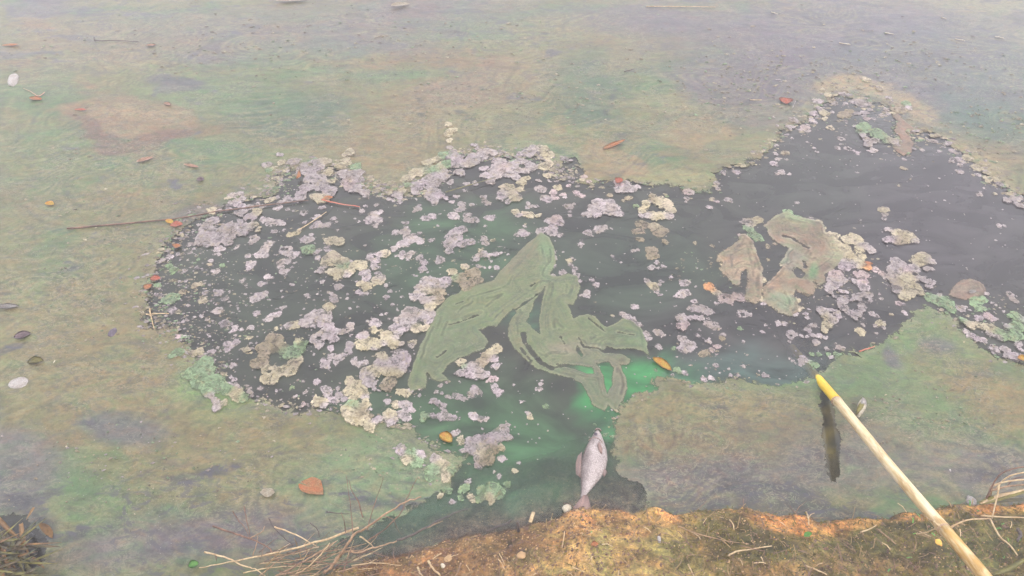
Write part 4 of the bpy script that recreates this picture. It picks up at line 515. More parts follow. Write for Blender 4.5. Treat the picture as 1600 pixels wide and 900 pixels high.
def build_foam():
    items = []
    for (ox, oy), txt in FOAM.items():
        for cl in txt.split('|'):
            cl = cl.strip(); lab = None
            if cl.startswith('@'): _, lab, cl = cl.split('@')
            D = []
            for d in cl.split(','):
                f = d.split(); D.append((ox+float(f[0])/5, oy+float(f[1])/5, float(f[2])/5*(1.0 if not lab or f[-1] == 'h' else 1.13), f[3] if len(f) > 3 else 'w'))
            items.append((lab, D))
    out = []
    for lab, D in items:
        pos = [d for d in D if d[3] != 'h']; cen = (np.mean([d[0] for d in pos]), np.mean([d[1] for d in pos]))
        c = [(*U(d[0], d[1])[:2], d[2]*mpp(d[0], d[1])) for d in D]; rm = float(np.mean([q[2] for q, d in zip(c, D) if d[3] != 'h'])); R1 = max(q[2] for q in c)
        res = .0017 if rm < .007 else .0022
        X, Y = grid(min(q[0]-q[2] for q in c)-.014, max(q[0]+q[2] for q in c)+.014, min(q[1]-q[2] for q in c)-.014, max(q[1]+q[2] for q in c)+.014, res)
        F = np.full(X.shape, -1.); cols = np.zeros(X.shape+(3,)); ws = np.zeros(X.shape)
        WX = .42*rm*fbm(X*.8/rm+3, Y*.8/rm, 3); WY = .42*rm*fbm(X*.8/rm+30, Y*.8/rm+9, 3)
        for q, d in zip(c, D):
            dd = np.hypot((X-q[0])+WX, (Y-q[1])+WY)
            if d[3] == 'h': continue
            F = np.maximum(F, (q[2]*1.02-dd)); k = np.exp(-2.2*(dd/q[2])**2)+1e-7; ws += k; cols += k[..., None]*np.array(TINT[d[3]])
        cols /= ws[..., None]; big = len(pos) > 6
        F += .38*rm*fbm(X*.55/rm, Y*.55/rm, 4)+(.0022*fbm(X*210, Y*210, 3) if rm > .004 else 0)
        if big: F = np.minimum(F, .55*rm*(fbm(X*52+3, Y*52, 3)+1.2))           # moth-eaten inside
        for q, d in zip(c, D):
            if d[3] == 'h': F = np.minimum(F, np.hypot(X-q[0], Y-q[1])-q[2]*(1+.35*fbm(X*120, Y*120, 3)))
        hgt = min(.0030, .12*R1+.0012)
        e = np.clip(F/(.5*rm), 0, 1)
        Z = .0030*big+hgt*(.35+.65*np.sqrt(e))*(1+.32*fbm(X*90, Y*90, 3)); Z = np.maximum(Z, .0015)
        if min(abs(cen[0]-p[0])+abs(cen[1]-p[1]) for p in OPEN) < 130 or len(pos) > 6: Z = Z+.0036*sst(.016, .0, poly_sd(X, Y, _OPENW))          # froth over the film rides on it
        g = np.mean([d[3] == 'g' for d in pos]); t = np.mean([d[3] == 't' for d in pos]); cr = np.mean([d[3] in 'co' for d in pos])
        vary = .78+.44*RNG.random(); edgeC = sst(.45*rm, .05*rm, F)[..., None]
        cols = cols*(vary*(1+.12*fbm(X*40, Y*40, 3)))[..., None]; cols = cols*(1+.14*edgeC)
        me = field_mesh('foam', X, Y, F+.0012, Z, .0003, cols, None, F)
        if me is None or len(me.polygons) < 4: continue
        area = sum(d[2]**2*3.14 for d in pos); out.append((area, cen, lab, me, len(pos), any(d[3] == 'h' for d in D), 'green' if g > .5 else 'tan' if t > .4 else 'cream' if cr > .4 else 'lilac-white'))
    out.sort(key=lambda a: -a[0]); rest = []; todo = []
    for i, (area, (u, v), lab, me, n, hole, tint) in enumerate(out):
        if i >= 296: rest.append(me); continue
        o = link('foam_clump', me, MF)
        if lab: tag(o, lab, 'foam', 'foam clumps floating on the pond'); continue
        size = 'tiny' if area < 70 else 'small' if area < 260 else 'medium' if area < 800 else 'large'
        shape = 'ring' if hole and n < 3 else 'blob' if n == 1 else 'patch' if n < 5 else 'cluster'
        mk = min(MARKS, key=lambda q: math.hypot(q[0]-u, q[1]-v)); du, dv = u-mk[0], v-mk[1]
        where = ('left of' if du < 0 else 'right of') if abs(du) > abs(dv) else ('above' if dv < 0 else 'below')
        todo.append((f'{size} {tint} foam {shape}', f'{where} {mk[2]}', math.hypot(du, dv), o))
    buckets = {}
    for a, b, d, o in todo: buckets.setdefault((a, b), []).append((d, o))
    for (a, b), L in buckets.items():
        L.sort(key=lambda q: q[0])
        for k, (d, o) in enumerate(L):
            pre = '' if len(L) == 1 else ('nearest ' if k == 0 else 'farthest ' if k == len(L)-1 else 'second nearest ' if k == 1 else 'third nearest ' if k == 2 else 'fourth nearest ' if k == 3 else 'more distant ')
            tag(o, f'{pre}{a} {b}', 'foam', f'{a} {b}' if pre == 'more distant ' else 'foam clumps floating on the pond')
    # crumbs of foam nobody could count
    V, Q = [], []; b = 0
    for _ in range(1100):
        u, v = RNG.uniform(235, 1590), RNG.uniform(190, 700)
        p = U(u, v)
        r = RNG.uniform(.0012, .0034)
        ok = SDO(p.x, p.y)
        if not ok: continue
        n = 6; a0 = RNG.random()*6
        for k in range(n): V.append((p.x+r*math.cos(a0+k*6.283/n)*RNG.uniform(.7, 1.3), p.y+r*math.sin(a0+k*6.283/n)*RNG.uniform(.7, 1.3), -.0005))
        V.append((p.x, p.y, r*.8))
        for k in range(n): Q.append((b+k, b+(k+1) % n, b+n))
        b += n+1
    me = np_mesh('foam_crumbs', np.array(V), np.array(Q), np.tile(np.array(TINT['w'])*.9, (len(V), 1)), edge=np.full(len(V), .02)); tag(link('foam_crumbs', me, MF), 'tiny foam crumbs scattered over the dark water', 'foam crumbs', kind='stuff')
    if rest:
        bm = bmesh.new()
        for m in rest: bm.from_mesh(m)
        me = bpy.data.meshes.new('foam_specks'); bm.to_mesh(me); bm.free()
        tag(link('foam_specks', me, MF), 'smallest foam specks drifting between the foam clumps', 'foam specks', kind='stuff')
def SDO(x, y): return float(poly_sd(np.array([[x]]), np.array([[y]]), _OPENW)[0, 0]) > .01
build_foam()

# broken flecks of froth and weed along the rim of the film
def build_flecks():
    rg = random.Random(21); V, Q, K, CX = [], [], [], []; b = 0
    def fleck(u, v, r, tint):
        nonlocal b
        p = U(u, v); n = 8; r *= max(1, mpp(u, v)/.0017)**1.5; a0 = rg.random()*6.3; sx = rg.uniform(.8, 1.9); an = rg.uniform(-.5, .5); ca, sa = math.cos(an), math.sin(an)
        for k in range(n):
            q = a0+k*6.283/n; rr = r*rg.uniform(.45, 1.35); x, y = rr*math.cos(q)*sx, rr*math.sin(q); V.append((p.x+x*ca-y*sa, p.y+x*sa+y*ca, .0003)); CX.append(p.xy)
        V.append((p.x, p.y, .0010+r*.22)); CX.append(p.xy); k0 = np.array(TINT[tint])*rg.uniform(.5, 1.05); K.extend([k0]*(n+1))
        for k in range(n): Q.append((b+k, b+(k+1) % n, b+n))
        b += n+1
    seg = [(OPEN[k], OPEN[(k+1) % len(OPEN)]) for k in range(len(OPEN))]
    for (p, q) in seg:
        L = math.hypot(p[0]-q[0], p[1]-q[1]); u = .5*(p[0]+q[0]); v = .5*(p[1]+q[1])
        if u > 1640 or v > 700: continue
        dens = 1.6 if u < 345 else 2.6 if v < 305 and 400 < u < 870 else 1.1 if v < 300 and u < 900 else .9 if v < 330 and u > 1180 else .55 if u < 640 else .25
        if 1000 < u < 1440 and v > 480: dens = .12
        pal = 'wcgttgww' if u < 345 else 'wwccwgc' if u < 900 else 'ccwtcg' if v < 340 else 'ggwc'
        for _ in range(int(L*dens)):
            t = rg.random(); s = rg.gauss(0, 9 if u > 345 else 15); nx, ny = -(q[1]-p[1])/max(L, 1), (q[0]-p[0])/max(L, 1)
            fleck(p[0]+(q[0]-p[0])*t+nx*s, p[1]+(q[1]-p[1])*t+ny*s*.75, rg.choice((.0016, .0022, .003, .004, .0055)), rg.choice(pal))
    for (cu, cv, ru, rv, n, pal) in ((300, 450, 75, 90, 650, 'wwtcgtww'), (340, 545, 60, 36, 130, 'wtggc'), (1340, 190, 80, 34, 150, 'wctgw'), (1550, 500, 60, 34, 110, 'gwcgp'), (1110, 555, 60, 30, 60, 'tpw'), (430, 300, 60, 16, 120, 'wwcg'), (560, 620, 110, 26, 130, 'wcgtp'), (470, 470, 130, 110, 320, 'wwtcg'), (660, 400, 150, 70, 220, 'wwct'), (1330, 430, 70, 50, 160, 'cwpt'), (640, 720, 90, 40, 120, 'gcw'), (1090, 420, 60, 40, 70, 'ttg'), (1250, 470, 120, 36, 90, 'wptc'), (1330, 110, 220, 50, 420, 'tgtwc'), (1550, 200, 70, 44, 240, 'ggtc'), (480, 70, 420, 50, 420, 'cttg'), (1130, 150, 90, 60, 160, 'gtc'), (800, 150, 300, 60, 260, 'ctgt'), (150, 420, 130, 200, 260, 'cttg'), (1450, 640, 120, 50, 140, 'cgt'), (230, 720, 200, 70, 200, 'ctgw')):
        for _ in range(n): fleck(rg.gauss(cu, ru*.6), rg.gauss(cv, rv*.6), rg.choice((.0012, .0018, .0024, .0034)), rg.choice(pal))
    V = np.array(V); CX = np.array(CX); V[:, 2] += .0034*(poly_sd(CX[:, :1], CX[:, 1:], W(OPEN))[:, 0] < .008)
    me = np_mesh('froth_flecks', V, np.array(Q), np.array(K), edge=np.full(len(V), .012)); tag(link('froth_flecks', me, MF), 'broken flecks of froth and weed strewn along the rim of the dark water', 'froth flecks', kind='stuff')
build_flecks()

# ------------------------------------------------------------------ small builders: tubes, blades, leaves, stones
def tube_bm(bm, pts, radii, seg=6, jitter=0):
    pts = [Vector(p) for p in pts]; rings = []
    for i, p in enumerate(pts):
        t = (pts[min(i+1, len(pts)-1)]-pts[max(i-1, 0)]).normalized(); a = t.orthogonal().normalized() if i == 0 else (rings[-1][1]-t*rings[-1][1].dot(t)).normalized(); b = t.cross(a)
        r = radii[i] if hasattr(radii, '__len__') else radii
        rings.append(([bm.verts.new(p+(a*math.cos(k*2*math.pi/seg)+b*math.sin(k*2*math.pi/seg))*r*(1+jitter*RNG.uniform(-1, 1))) for k in range(seg)], a))
    for (r0, _), (r1, _) in zip(rings[:-1], rings[1:]):
        for k in range(seg): bm.faces.new((r0[k], r0[(k+1) % seg], r1[(k+1) % seg], r1[k]))
    bm.faces.new(rings[0][0][::-1]); bm.faces.new(rings[-1][0])
def done(name, bm, mat, parent=None, smooth=True):
    bmesh.ops.recalc_face_normals(bm, faces=bm.faces); me = bpy.data.meshes.new(name); bm.to_mesh(me); bm.free()
    for p in me.polygons: p.use_smooth = smooth
    return link(name, me, mat, parent)
def curve(pts, n=5, wob=0.0):
    """Catmull-Rom through points"""
    P = [Vector(p) for p in pts]; P = [P[0]*2-P[1]]+P+[P[-1]*2-P[-2]]; out = []
    for i in range(1, len(P)-2):
        for k in range(n):
            t = k/n; a, b, c, d = P[i-1:i+3]
            q = .5*((2*b)+(c-a)*t+(2*a-5*b+4*c-d)*t*t+(3*b-a-3*c+d)*t**3)
            out.append(q+Vector((RNG.uniform(-wob, wob), RNG.uniform(-wob, wob), RNG.uniform(-wob, wob))))
    return out+[P[-2]]
def blade_bm(bm, pts, width, fold=.25, taper=(.35, 1, .05)):
    """a folded strap leaf along pts"""
    P = [Vector(p) for p in pts]; n = len(P); rows = []
    for i, p in enumerate(P):
        t = (P[min(i+1, n-1)]-P[max(i-1, 0)]).normalized(); side = t.cross(Vector((0, 0, 1)))
        side = side.normalized() if side.length > .05 else Vector((1, 0, 0)); up = side.cross(t).normalized()
        s = i/(n-1); wd = width*.5*(taper[0]+(taper[1]-taper[0])*min(1, s/.35) if s < .35 else taper[1]+(taper[2]-taper[1])*((s-.35)/.65)**1.5)
        th = max(.0006, width*.05)
        rows.append([bm.verts.new(p-side*wd+up*wd*fold), bm.verts.new(p), bm.verts.new(p+side*wd+up*wd*fold), bm.verts.new(p-up*th)])
    for a, b in zip(rows[:-1], rows[1:]):
        for k in range(4): bm.faces.new((a[k], a[(k+1) % 4], b[(k+1) % 4], b[k]))
    bm.faces.new(rows[0][::-1]); bm.faces.new(rows[-1])
def leaf(u, v, length_px, width_px, ang, mat, label, cat='leaf', z=.006, curl=.2, group=None, name='fallen_leaf', on=None):
    """flat curled leaf; ang = direction in the picture plane of the ground, degrees"""
    p = (on or U(u, v, 0)); m = mpp(u, v); L = length_px*m; Wd = width_px*m
    bm = bmesh.new(); n = 9; rows = []
    for i in range(n):
        s = i/(n-1); x = (s-.5)*L; wd = Wd*.5*(math.sin(math.pi*min(1, max(.02, s))**.85)**.75+.03); zz = curl*L*.35*((s-.5)**2*4-.4)
        yo = .06*L*math.sin(s*3)
        j = lambda: 1+RNG.uniform(-.12, .12)
        rows.append([bm.verts.new((x, yo+wd*k*j(), zz+abs(k)*wd*.35+(.0 if k else 0))) for k in (-1, -.5, 0, .5, 1)])
    for a, b in zip(rows[:-1], rows[1:]):
        for k in range(4): bm.faces.new((a[k], a[k+1], b[k+1], b[k]))
    g = bmesh.ops.solidify(bm, geom=bm.faces[:], thickness=.0009)
    o = done(name, bm, mat); o.location = (p.x, p.y, p.z+z); o.rotation_euler = (RNG.uniform(-.1, .1), RNG.uniform(-.1, .1), R(ang))
    return tag(o, label, cat, group)
def stone(u, v, wpx, hpx, mat, label, cat, p=None, name='stone', rough=.25, flat=.55, z=0, ang=0):
    p = p or U(u, v); m = mpp(u, v); bm = bmesh.new(); bmesh.ops.create_icosphere(bm, subdivisions=3, radius=1)
    sx = RNG.uniform(0, 50)
    for q in bm.verts:
        k = 1+rough*float(fbm(np.array([q.co.x*1.3+sx+q.co.z]), np.array([q.co.y*1.3+sx]), 3)[0]); q.co *= k
        q.co = Vector((q.co.x*wpx*m*.5, q.co.y*hpx*m*.65, q.co.z*min(wpx, hpx)*m*.5*flat))
    o = done(name, bm, mat); o.location = (p.x, p.y, p.z+z); o.rotation_euler = (0, 0, R(ang)); return tag(o, label, cat)
def stick(pts, r, mat, label, cat='twig', z=.006, name='twig', group=None, bank=False):
    P = [Ub(u, v, z) if bank else U(u, v, z) for u, v in pts]; bm = bmesh.new(); C = curve(P, 4, r*.35); n = len(C)
    tube_bm(bm, C, [r*(1-.45*i/n) for i in range(n)], 6, .15); return tag(done(name, bm, mat), label, cat, group)

# ------------------------------------------------------------------ bamboo pole dipping into the pond
def build_pole():
    root = empty('bamboo_pole', U(1283, 598)); root.rotation_euler = PD.to_track_quat('Z', 'Y').to_euler()
    def t_at(u):
        best = min(range(-100, 1000), key=lambda k: abs(UV(*[np.array(c) for c in (POLE_A+PD*k*.001)])[0]-u)); return best*.001
    rad = .0113
    n0, n1, n2 = -.16, t_at(1307), t_at(1475); end = 1.02
    mt = mat_bamboo('yellow_bamboo', (.52, .36, .012), (.42, .27, .012), (.56, .42, .03))
    mp = mat_bamboo('bleached_bamboo', (.40, .31, .155), (.50, .42, .27), (.27, .165, .05))
    mb = mat_bamboo('mottled_bamboo', (.36, .22, .055), (.26, .15, .035), (.52, .43, .26))
    md = mat_bamboo('bamboo_scar', (.16, .09, .05), (.28, .17, .09), (.40, .28, .16))
    def inter(a, b, m, label):
        bm = bmesh.new(); n = 24; pts = []; rr = []
        for i in range(n+1):
            s = i/n; z = a+(b-a)*s; e = min(z-a, b-z); fl = .10*math.exp(-e/.006)
            pts.append((.0012*math.sin(z*11), .001*math.cos(z*9), z)); rr.append(rad*(1+fl)*(1+.012*math.sin(z*30)))
        tube_bm(bm, pts, rr, 28, .0); o = done('internode', bm, m, root)
        if label: o['label'] = label
    inter(n0-.05, n0-.002, mt, None); inter(n0+.002, n1-.0025, mt, 'wet bright yellow tip section of the pole')
    inter(n1+.0025, n2-.0025, mp, 'long pale bleached section of the pole'); inter(n2+.0025, end, mb, 'mottled brown and yellow thick section of the pole')
    for z in (n0, n1, n2):
        bm = bmesh.new(); tube_bm(bm, [(0, 0, z-.004), (0, 0, z-.0018), (0, 0, z), (0, 0, z+.0018), (0, 0, z+.004)], [rad*1.03, rad*1.13, rad*1.07, rad*1.14, rad*1.03], 28, .01); done('node_ring', bm, md, root)
    inv = root.matrix_basis.inverted()
    bpy.context.view_layer.update(); inv = root.matrix_world.inverted()
    pn = POLE_A+PD*n2
    def side(px, m, r):
        bm = bmesh.new(); C = curve([inv @ (pn+Vector((0, 0, 0)))]+[inv @ U(u, v, z) for u, v, z in px], 4, .0006); tube_bm(bm, C, [r*(1-.3*i/len(C)) for i in range(len(C))], 6); done('side_shoot', bm, m, root)
    side([(1510, 813, .27), (1548, 810, .24)], M_STRAW, .0017)
    side([(1462, 826, .24), (1448, 832, .22), (1432, 835, .2)], M_STRAW, .0016)
    side([(1462, 817, .26), (1450, 810, .23), (1440, 803, .2)], M_STRAW, .0016)
    tag(root, 'yellow and bleached bamboo pole leaning from the bank into the pond', 'pole')
build_pole()

# ------------------------------------------------------------------ dead fish
def build_fish():
    hd, tl = U(934, 672), U(914, 778); mid = (hd+tl)/2; root = empty('dead_fish', (mid.x, mid.y, -.0005)); ax = hd-tl; L = ax.length
    root.rotation_euler = (0, 0, math.atan2(ax.y, ax.x)-math.pi/2)           # local +Y to the head, +X the belly side
    prof = [(0, .06), (.03, .20), (.08, .36), (.16, .56), (.28, .82), (.42, 1.0), (.56, .98), (.68, .82), (.8, .56), (.88, .36), (.95, .24), (1, .20)]
    hw = .0315; m = mat_fish(); bm = bmesh.new(); rings = []; seg = 20
    for s, d in prof:
        y = L*.5-L*s; ring = []
        for k in range(seg):
            a = k*2*math.pi/seg; x = math.cos(a)*hw*d*(1.0 if math.cos(a) > 0 else .92); z = math.sin(a)*hw*d*.58; z = z if z > 0 else z*.8
            ring.append(bm.verts.new((x+.006*math.sin(s*3.1)-.006*s*s, y, z-.004*max(0, s-.7))))
        rings.append(ring)
    for a, b in zip(rings[:-1], rings[1:]):
        for k in range(seg): bm.faces.new((a[k], a[(k+1) % seg], b[(k+1) % seg], b[k]))
    bm.faces.new(rings[0][::-1]); bm.faces.new(rings[-1])
    bmesh.ops.subdivide_edges(bm, edges=bm.edges[:], cuts=1, use_grid_fill=True, smooth=.4); done('body', bm, m, root)
    fm = mat_leafy('fish_fin', (.19, .12, .10), (.11, .075, .065), 90, .4, (1, .15, 1))
    def fin(name, pts, th=.0012, mm=None):
        bm = bmesh.new(); c = Vector((sum(p[0] for p in pts)/len(pts), sum(p[1] for p in pts)/len(pts), sum(p[2] for p in pts)/len(pts)+.0012))
        top = [bm.verts.new((p[0], p[1], p[2]+th)) for p in pts]; bot = [bm.verts.new((p[0], p[1], p[2]-th)) for p in pts]; t = bm.verts.new(c+Vector((0, 0, th))); b = bm.verts.new(c-Vector((0, 0, th)))
        n = len(pts)
        for k in range(n):
            bm.faces.new((top[k], top[(k+1) % n], t)); bm.faces.new((bot[(k+1) % n], bot[k], b)); bm.faces.new((top[k], bot[k], bot[(k+1) % n], top[(k+1) % n]))
        return done(name, bm, mm or fm, root)
    y0 = -L*.5
    fin('tail_fin', [(-.004, y0+.006, .002), (-.016, y0-.018, .001), (-.024, y0-.036, -.001), (-.014, y0-.034, .0), (-.004, y0-.024, .001), (.002, y0-.024, .001), (.012, y0-.036, .0), (.022, y0-.036, -.001), (.015, y0-.016, .001), (.005, y0+.006, .002)])
    fin('dorsal_fin', [(-hw*.85, L*.12, .004), (-hw*1.1, L*.06, .000), (-hw*1.16, -L*.05, -.001), (-hw*1.0, -L*.2, -.001), (-hw*.6, -L*.24, .002)])
    fin('belly_fin', [(hw*.9, -L*.02, .006), (hw*1.25, -L*.1, .003), (hw*1.1, -L*.17, .001), (hw*.75, -L*.1, .005)])
    fin('pectoral_fin', [(hw*.3, L*.27, .017), (hw*.62, L*.17, .018), (hw*.66, L*.1, .016), (hw*.42, L*.13, .019), (hw*.18, L*.22, .019)])
    bm = bmesh.new(); bmesh.ops.create_uvsphere(bm, u_segments=14, v_segments=8, radius=.0042); bmesh.ops.scale(bm, vec=(1, 1, .5), verts=bm.verts); e = done('eye', bm, M_STONE, root); e.location = (-.003, L*.405, .0088)
    bm = bmesh.new(); arc = [(hw*.62*math.cos(a)*.9, L*.265+.010*math.sin(a*1.0), .004+hw*.42*math.sin(a)) for a in [R(20+14*k) for k in range(11)]]; tube_bm(bm, curve(arc, 2), .0011, 6); done('gill_cover_edge', bm, fm, root)
    bm = bmesh.new(); tube_bm(bm, [(-.006, L*.49, .002), (-.002, L*.512, .003), (.004, L*.512, .003), (.008, L*.488, .002)], .002, 8); done('mouth', bm, fm, root)
    tag(root, 'dead pale scaled fish floating on its side near the bank', 'fish')
build_fish()

# ------------------------------------------------------------------ floating debris
leaf(960, 229, 42, 10, 28, M_ORANGE, 'long orange leaf floating on tan scum above the dark water')
leaf(1228, 160, 17, 22, 70, M_RED, 'small round coral-red leaf floating at upper right', curl=.05)
leaf(1034, 572, 36, 15, -45, M_YEL, 'yellow and orange leaf off the tail of the green algae mat')
leaf(487, 765, 46, 29, -28, M_ORANGE, 'big orange leaf on the scum near the dry twigs', curl=.03, z=.003)
leaf(697, 687, 26, 18, -40, M_YEL, 'yellow-orange leaf in froth left of the grey-white foam sheet')
leaf(421, 772, 16, 22, 80, M_CREAM, 'round pale yellow leaf left of the big orange leaf', curl=.05)
leaf(18, 73, 27, 7, 0, M_ORANGE, 'thin orange leaf at the far left edge near the top')
leaf(57, 157, 22, 10, -12, M_ORANGE, 'faded orange leaf tip trailing behind the white scrap')
leaf(127, 174, 20, 5, -5, M_RED, 'thin dull red leaf on the brown scum lobe')
leaf(262, 165, 15, 8, -30, M_PINK, 'small pinkish leaf right of the brown scum lobe')
leaf(228, 252, 26, 10, 25, M_PINK, 'pinkish brown leaf under the brown scum lobe')
leaf(300, 262, 26, 7, -14, M_PINK, 'long faded leaf on the scum left of the froth bank')
leaf(266, 349, 15, 9, -30, M_YEL, 'yellow half of the bright leaf pair by the long twig')
leaf(277, 354, 19, 14, 10, M_RED, 'pink-red half of the bright leaf pair by the long twig')
leaf(79, 321, 16, 9, -15, M_YEL, 'pale yellow leaf alone on the left scum')
leaf(278, 387, 10, 14, 70, M_ORANGE, 'orange leaf at the upper left tip of the dark water')
leaf(244, 438, 16, 12, 10, M_RED, 'upper orange-red leaf on the left rim of the dark water')
leaf(233, 451, 13, 14, 60, M_ORANGE, 'lower orange leaf on the left rim of the dark water')
leaf(513, 312, 16, 9, 20, M_ORANGE, 'orange leaf at the end of the long thin twig')
leaf(967, 288, 14, 13, 40, M_RED, 'orange scrap of leaf on the white foam crescent', z=.014)
leaf(1355, 417, 8, 13, 60, M_ORANGE, 'orange fleck of leaf on foam right of the tan arch', z=.014)
leaf(468, 281, 6, 24, 0, M_ORANGE, 'narrow upright orange leaf in the cream froth bank', z=.014)
leaf(237, 73, 16, 7, 0, M_PINK, 'pale pink leaf at the end of the dark twig near the top')
leaf(1597, 566, 20, 14, -10, M_YEL, 'ochre leaf cut by the right edge of the picture', z=.012)
leaf(37, 527, 24, 16, 25, M_MAUVE, 'mauve-grey leaf below the white shell at far left')
leaf(57, 567, 24, 15, 5, M_REED2, 'flat green leaf above the pinkish-white scrap at far left', curl=.05)
leaf(314, 283, 12, 10, 0, M_MAUVE, 'small dark mauve leaf in the scum left of the froth bank')
leaf(455, 4, 56, 12, 6, M_CREAM, 'long cream leaf at the top edge of the picture', z=.008)
leaf(626, 11, 30, 13, 15, M_CREAM, 'short cream leaf right of the longer one at the top edge', z=.008)
leaf(1517, 461, 14, 7, 20, M_WHITE, 'white shell bit on the small brown mat', 'shell', z=.012, name='shell_bit')
stone(21, 126, 17, 30, M_WHITE, 'plump white scrap floating at the far left upper edge', 'scrap', name='white_scrap', rough=.2, ang=20)
stone(30, 599, 33, 18, M_WHITE, 'pinkish-white oval scrap on the scum at far left', 'scrap', name='white_scrap', rough=.2)
leaf(13, 483, 38, 11, 2, M_WHITE, 'flat white shell on the scum at the left edge', 'shell', z=.008, name='shell')
stone(177, 520, 14, 15, M_STONE, 'small black lump on the scum at left', 'stone', name='dark_lump')
stone(85, 566, 4, 9, M_CREAM, 'tiny upright white speck beside the flat green leaf', 'scrap', name='white_speck')
stone(1485, 737, 6, 10, M_WHITE, 'small white oval fleck on the grey scum at lower right', 'scrap', name='white_speck')
stick([(104, 357), (180, 350), (270, 342), (340, 330), (420, 320), (482, 313)], .0030, M_TWIG, 'long thin brown twig lying from the scum onto the dark water')
stick([(503, 312), (530, 318), (562, 323)], .0024, M_RED, 'thin red stick at the upper left of the dark water')
stick([(465, 360), (485, 348), (510, 331)], .0018, M_STRAW, 'yellow straw on the dark water below the long twig', 'straw')
stick([(696, 300), (730, 290), (775, 277)], .0019, M_REED2, 'green stem crossing foam above the green algae mat', 'stem', .012)
stick([(147, 58), (150, 63), (180, 63), (216, 65)], .0020, M_DARK, 'dark hooked twig on the scum near the upper left')
stick([(228, 491), (245, 490), (264, 490)], .0018, M_STRAW, 'level straw at the left tip of the dark water', 'straw')
stick([(234, 482), (237, 498), (241, 514)], .0018, M_STRAW, 'upright straw crossing the level one at the left tip', 'straw', .012)
stick([(1238, 170), (1243, 158)], .0016, M_WHITE, 'white straw beside the coral-red leaf', 'straw')
stick([(1343, 549), (1355, 545), (1367, 541)], .002, M_RED, 'reddish twig on the rim of the right-hand scum field')
stick([(1010, 10), (1060, 10), (1118, 11)], .0018, M_STRAW, 'pale straw across the top edge right of centre', 'straw')
stick([(1172, 156), (1190, 156)], .0015, M_STRAW, 'short pale straw left of the coral-red leaf', 'straw')
stick([(70, 144), (60, 150), (48, 143), (36, 138)], .0016, M_PINK, 'thin curved stem behind the plump white scrap', 'stem')
stick([(975, 112), (990, 108)], .002, M_DARK, 'short dark twig on the scum near the top centre')
# wisps of pale straw on the far water
for (u, v, l, lab) in ((1320, 68, 18, 'cream straw on the pale water above the tan scum at upper right'), (1500, 62, 16, 'upper cream straw on the pale water near the right edge'), (1562, 58, 14, 'cream straw on the pale water closest to the right edge'), (1210, 20, 10, 'tiny cream straw near the top edge right of the long pale straw'), (1390, 52, 14, 'cream straw on the bare pale water at upper right'), (1475, 28, 8, 'tiniest cream straw near the top right corner')):
    stick([(u-l/2, v-1), (u, v), (u+l/2, v+2)], .0022, M_CREAM, lab, 'straw')
# pale folded bud by the pole
def build_bud():
    root = empty('folded_bud', U(1343, 640)); m = mpp(1343, 635)
    for k, (du, dv, l, wd, a, mm) in enumerate(((0, 0, 40, 13, 62, M_CREAM), (3, -3, 34, 9, 70, M_WHITE), (-3, 3, 30, 8, 52, M_REED2))):
        bm = bmesh.new(); c = math.cos(R(a)); s = math.sin(R(a)); L = l*m
        pts = [Vector((du*m+c*L*(t-.5), -dv*m+s*L*(t-.5), .008+.012*math.sin(t*3.14)+.002*k)) for t in [i/6 for i in range(7)]]; blade_bm(bm, pts, wd*m, .5, (.3, 1, .1)); done('petal', bm, mm, root)
    tag(root, 'pale yellow-white folded bud floating beside the bamboo pole', 'flower bud')
build_bud()

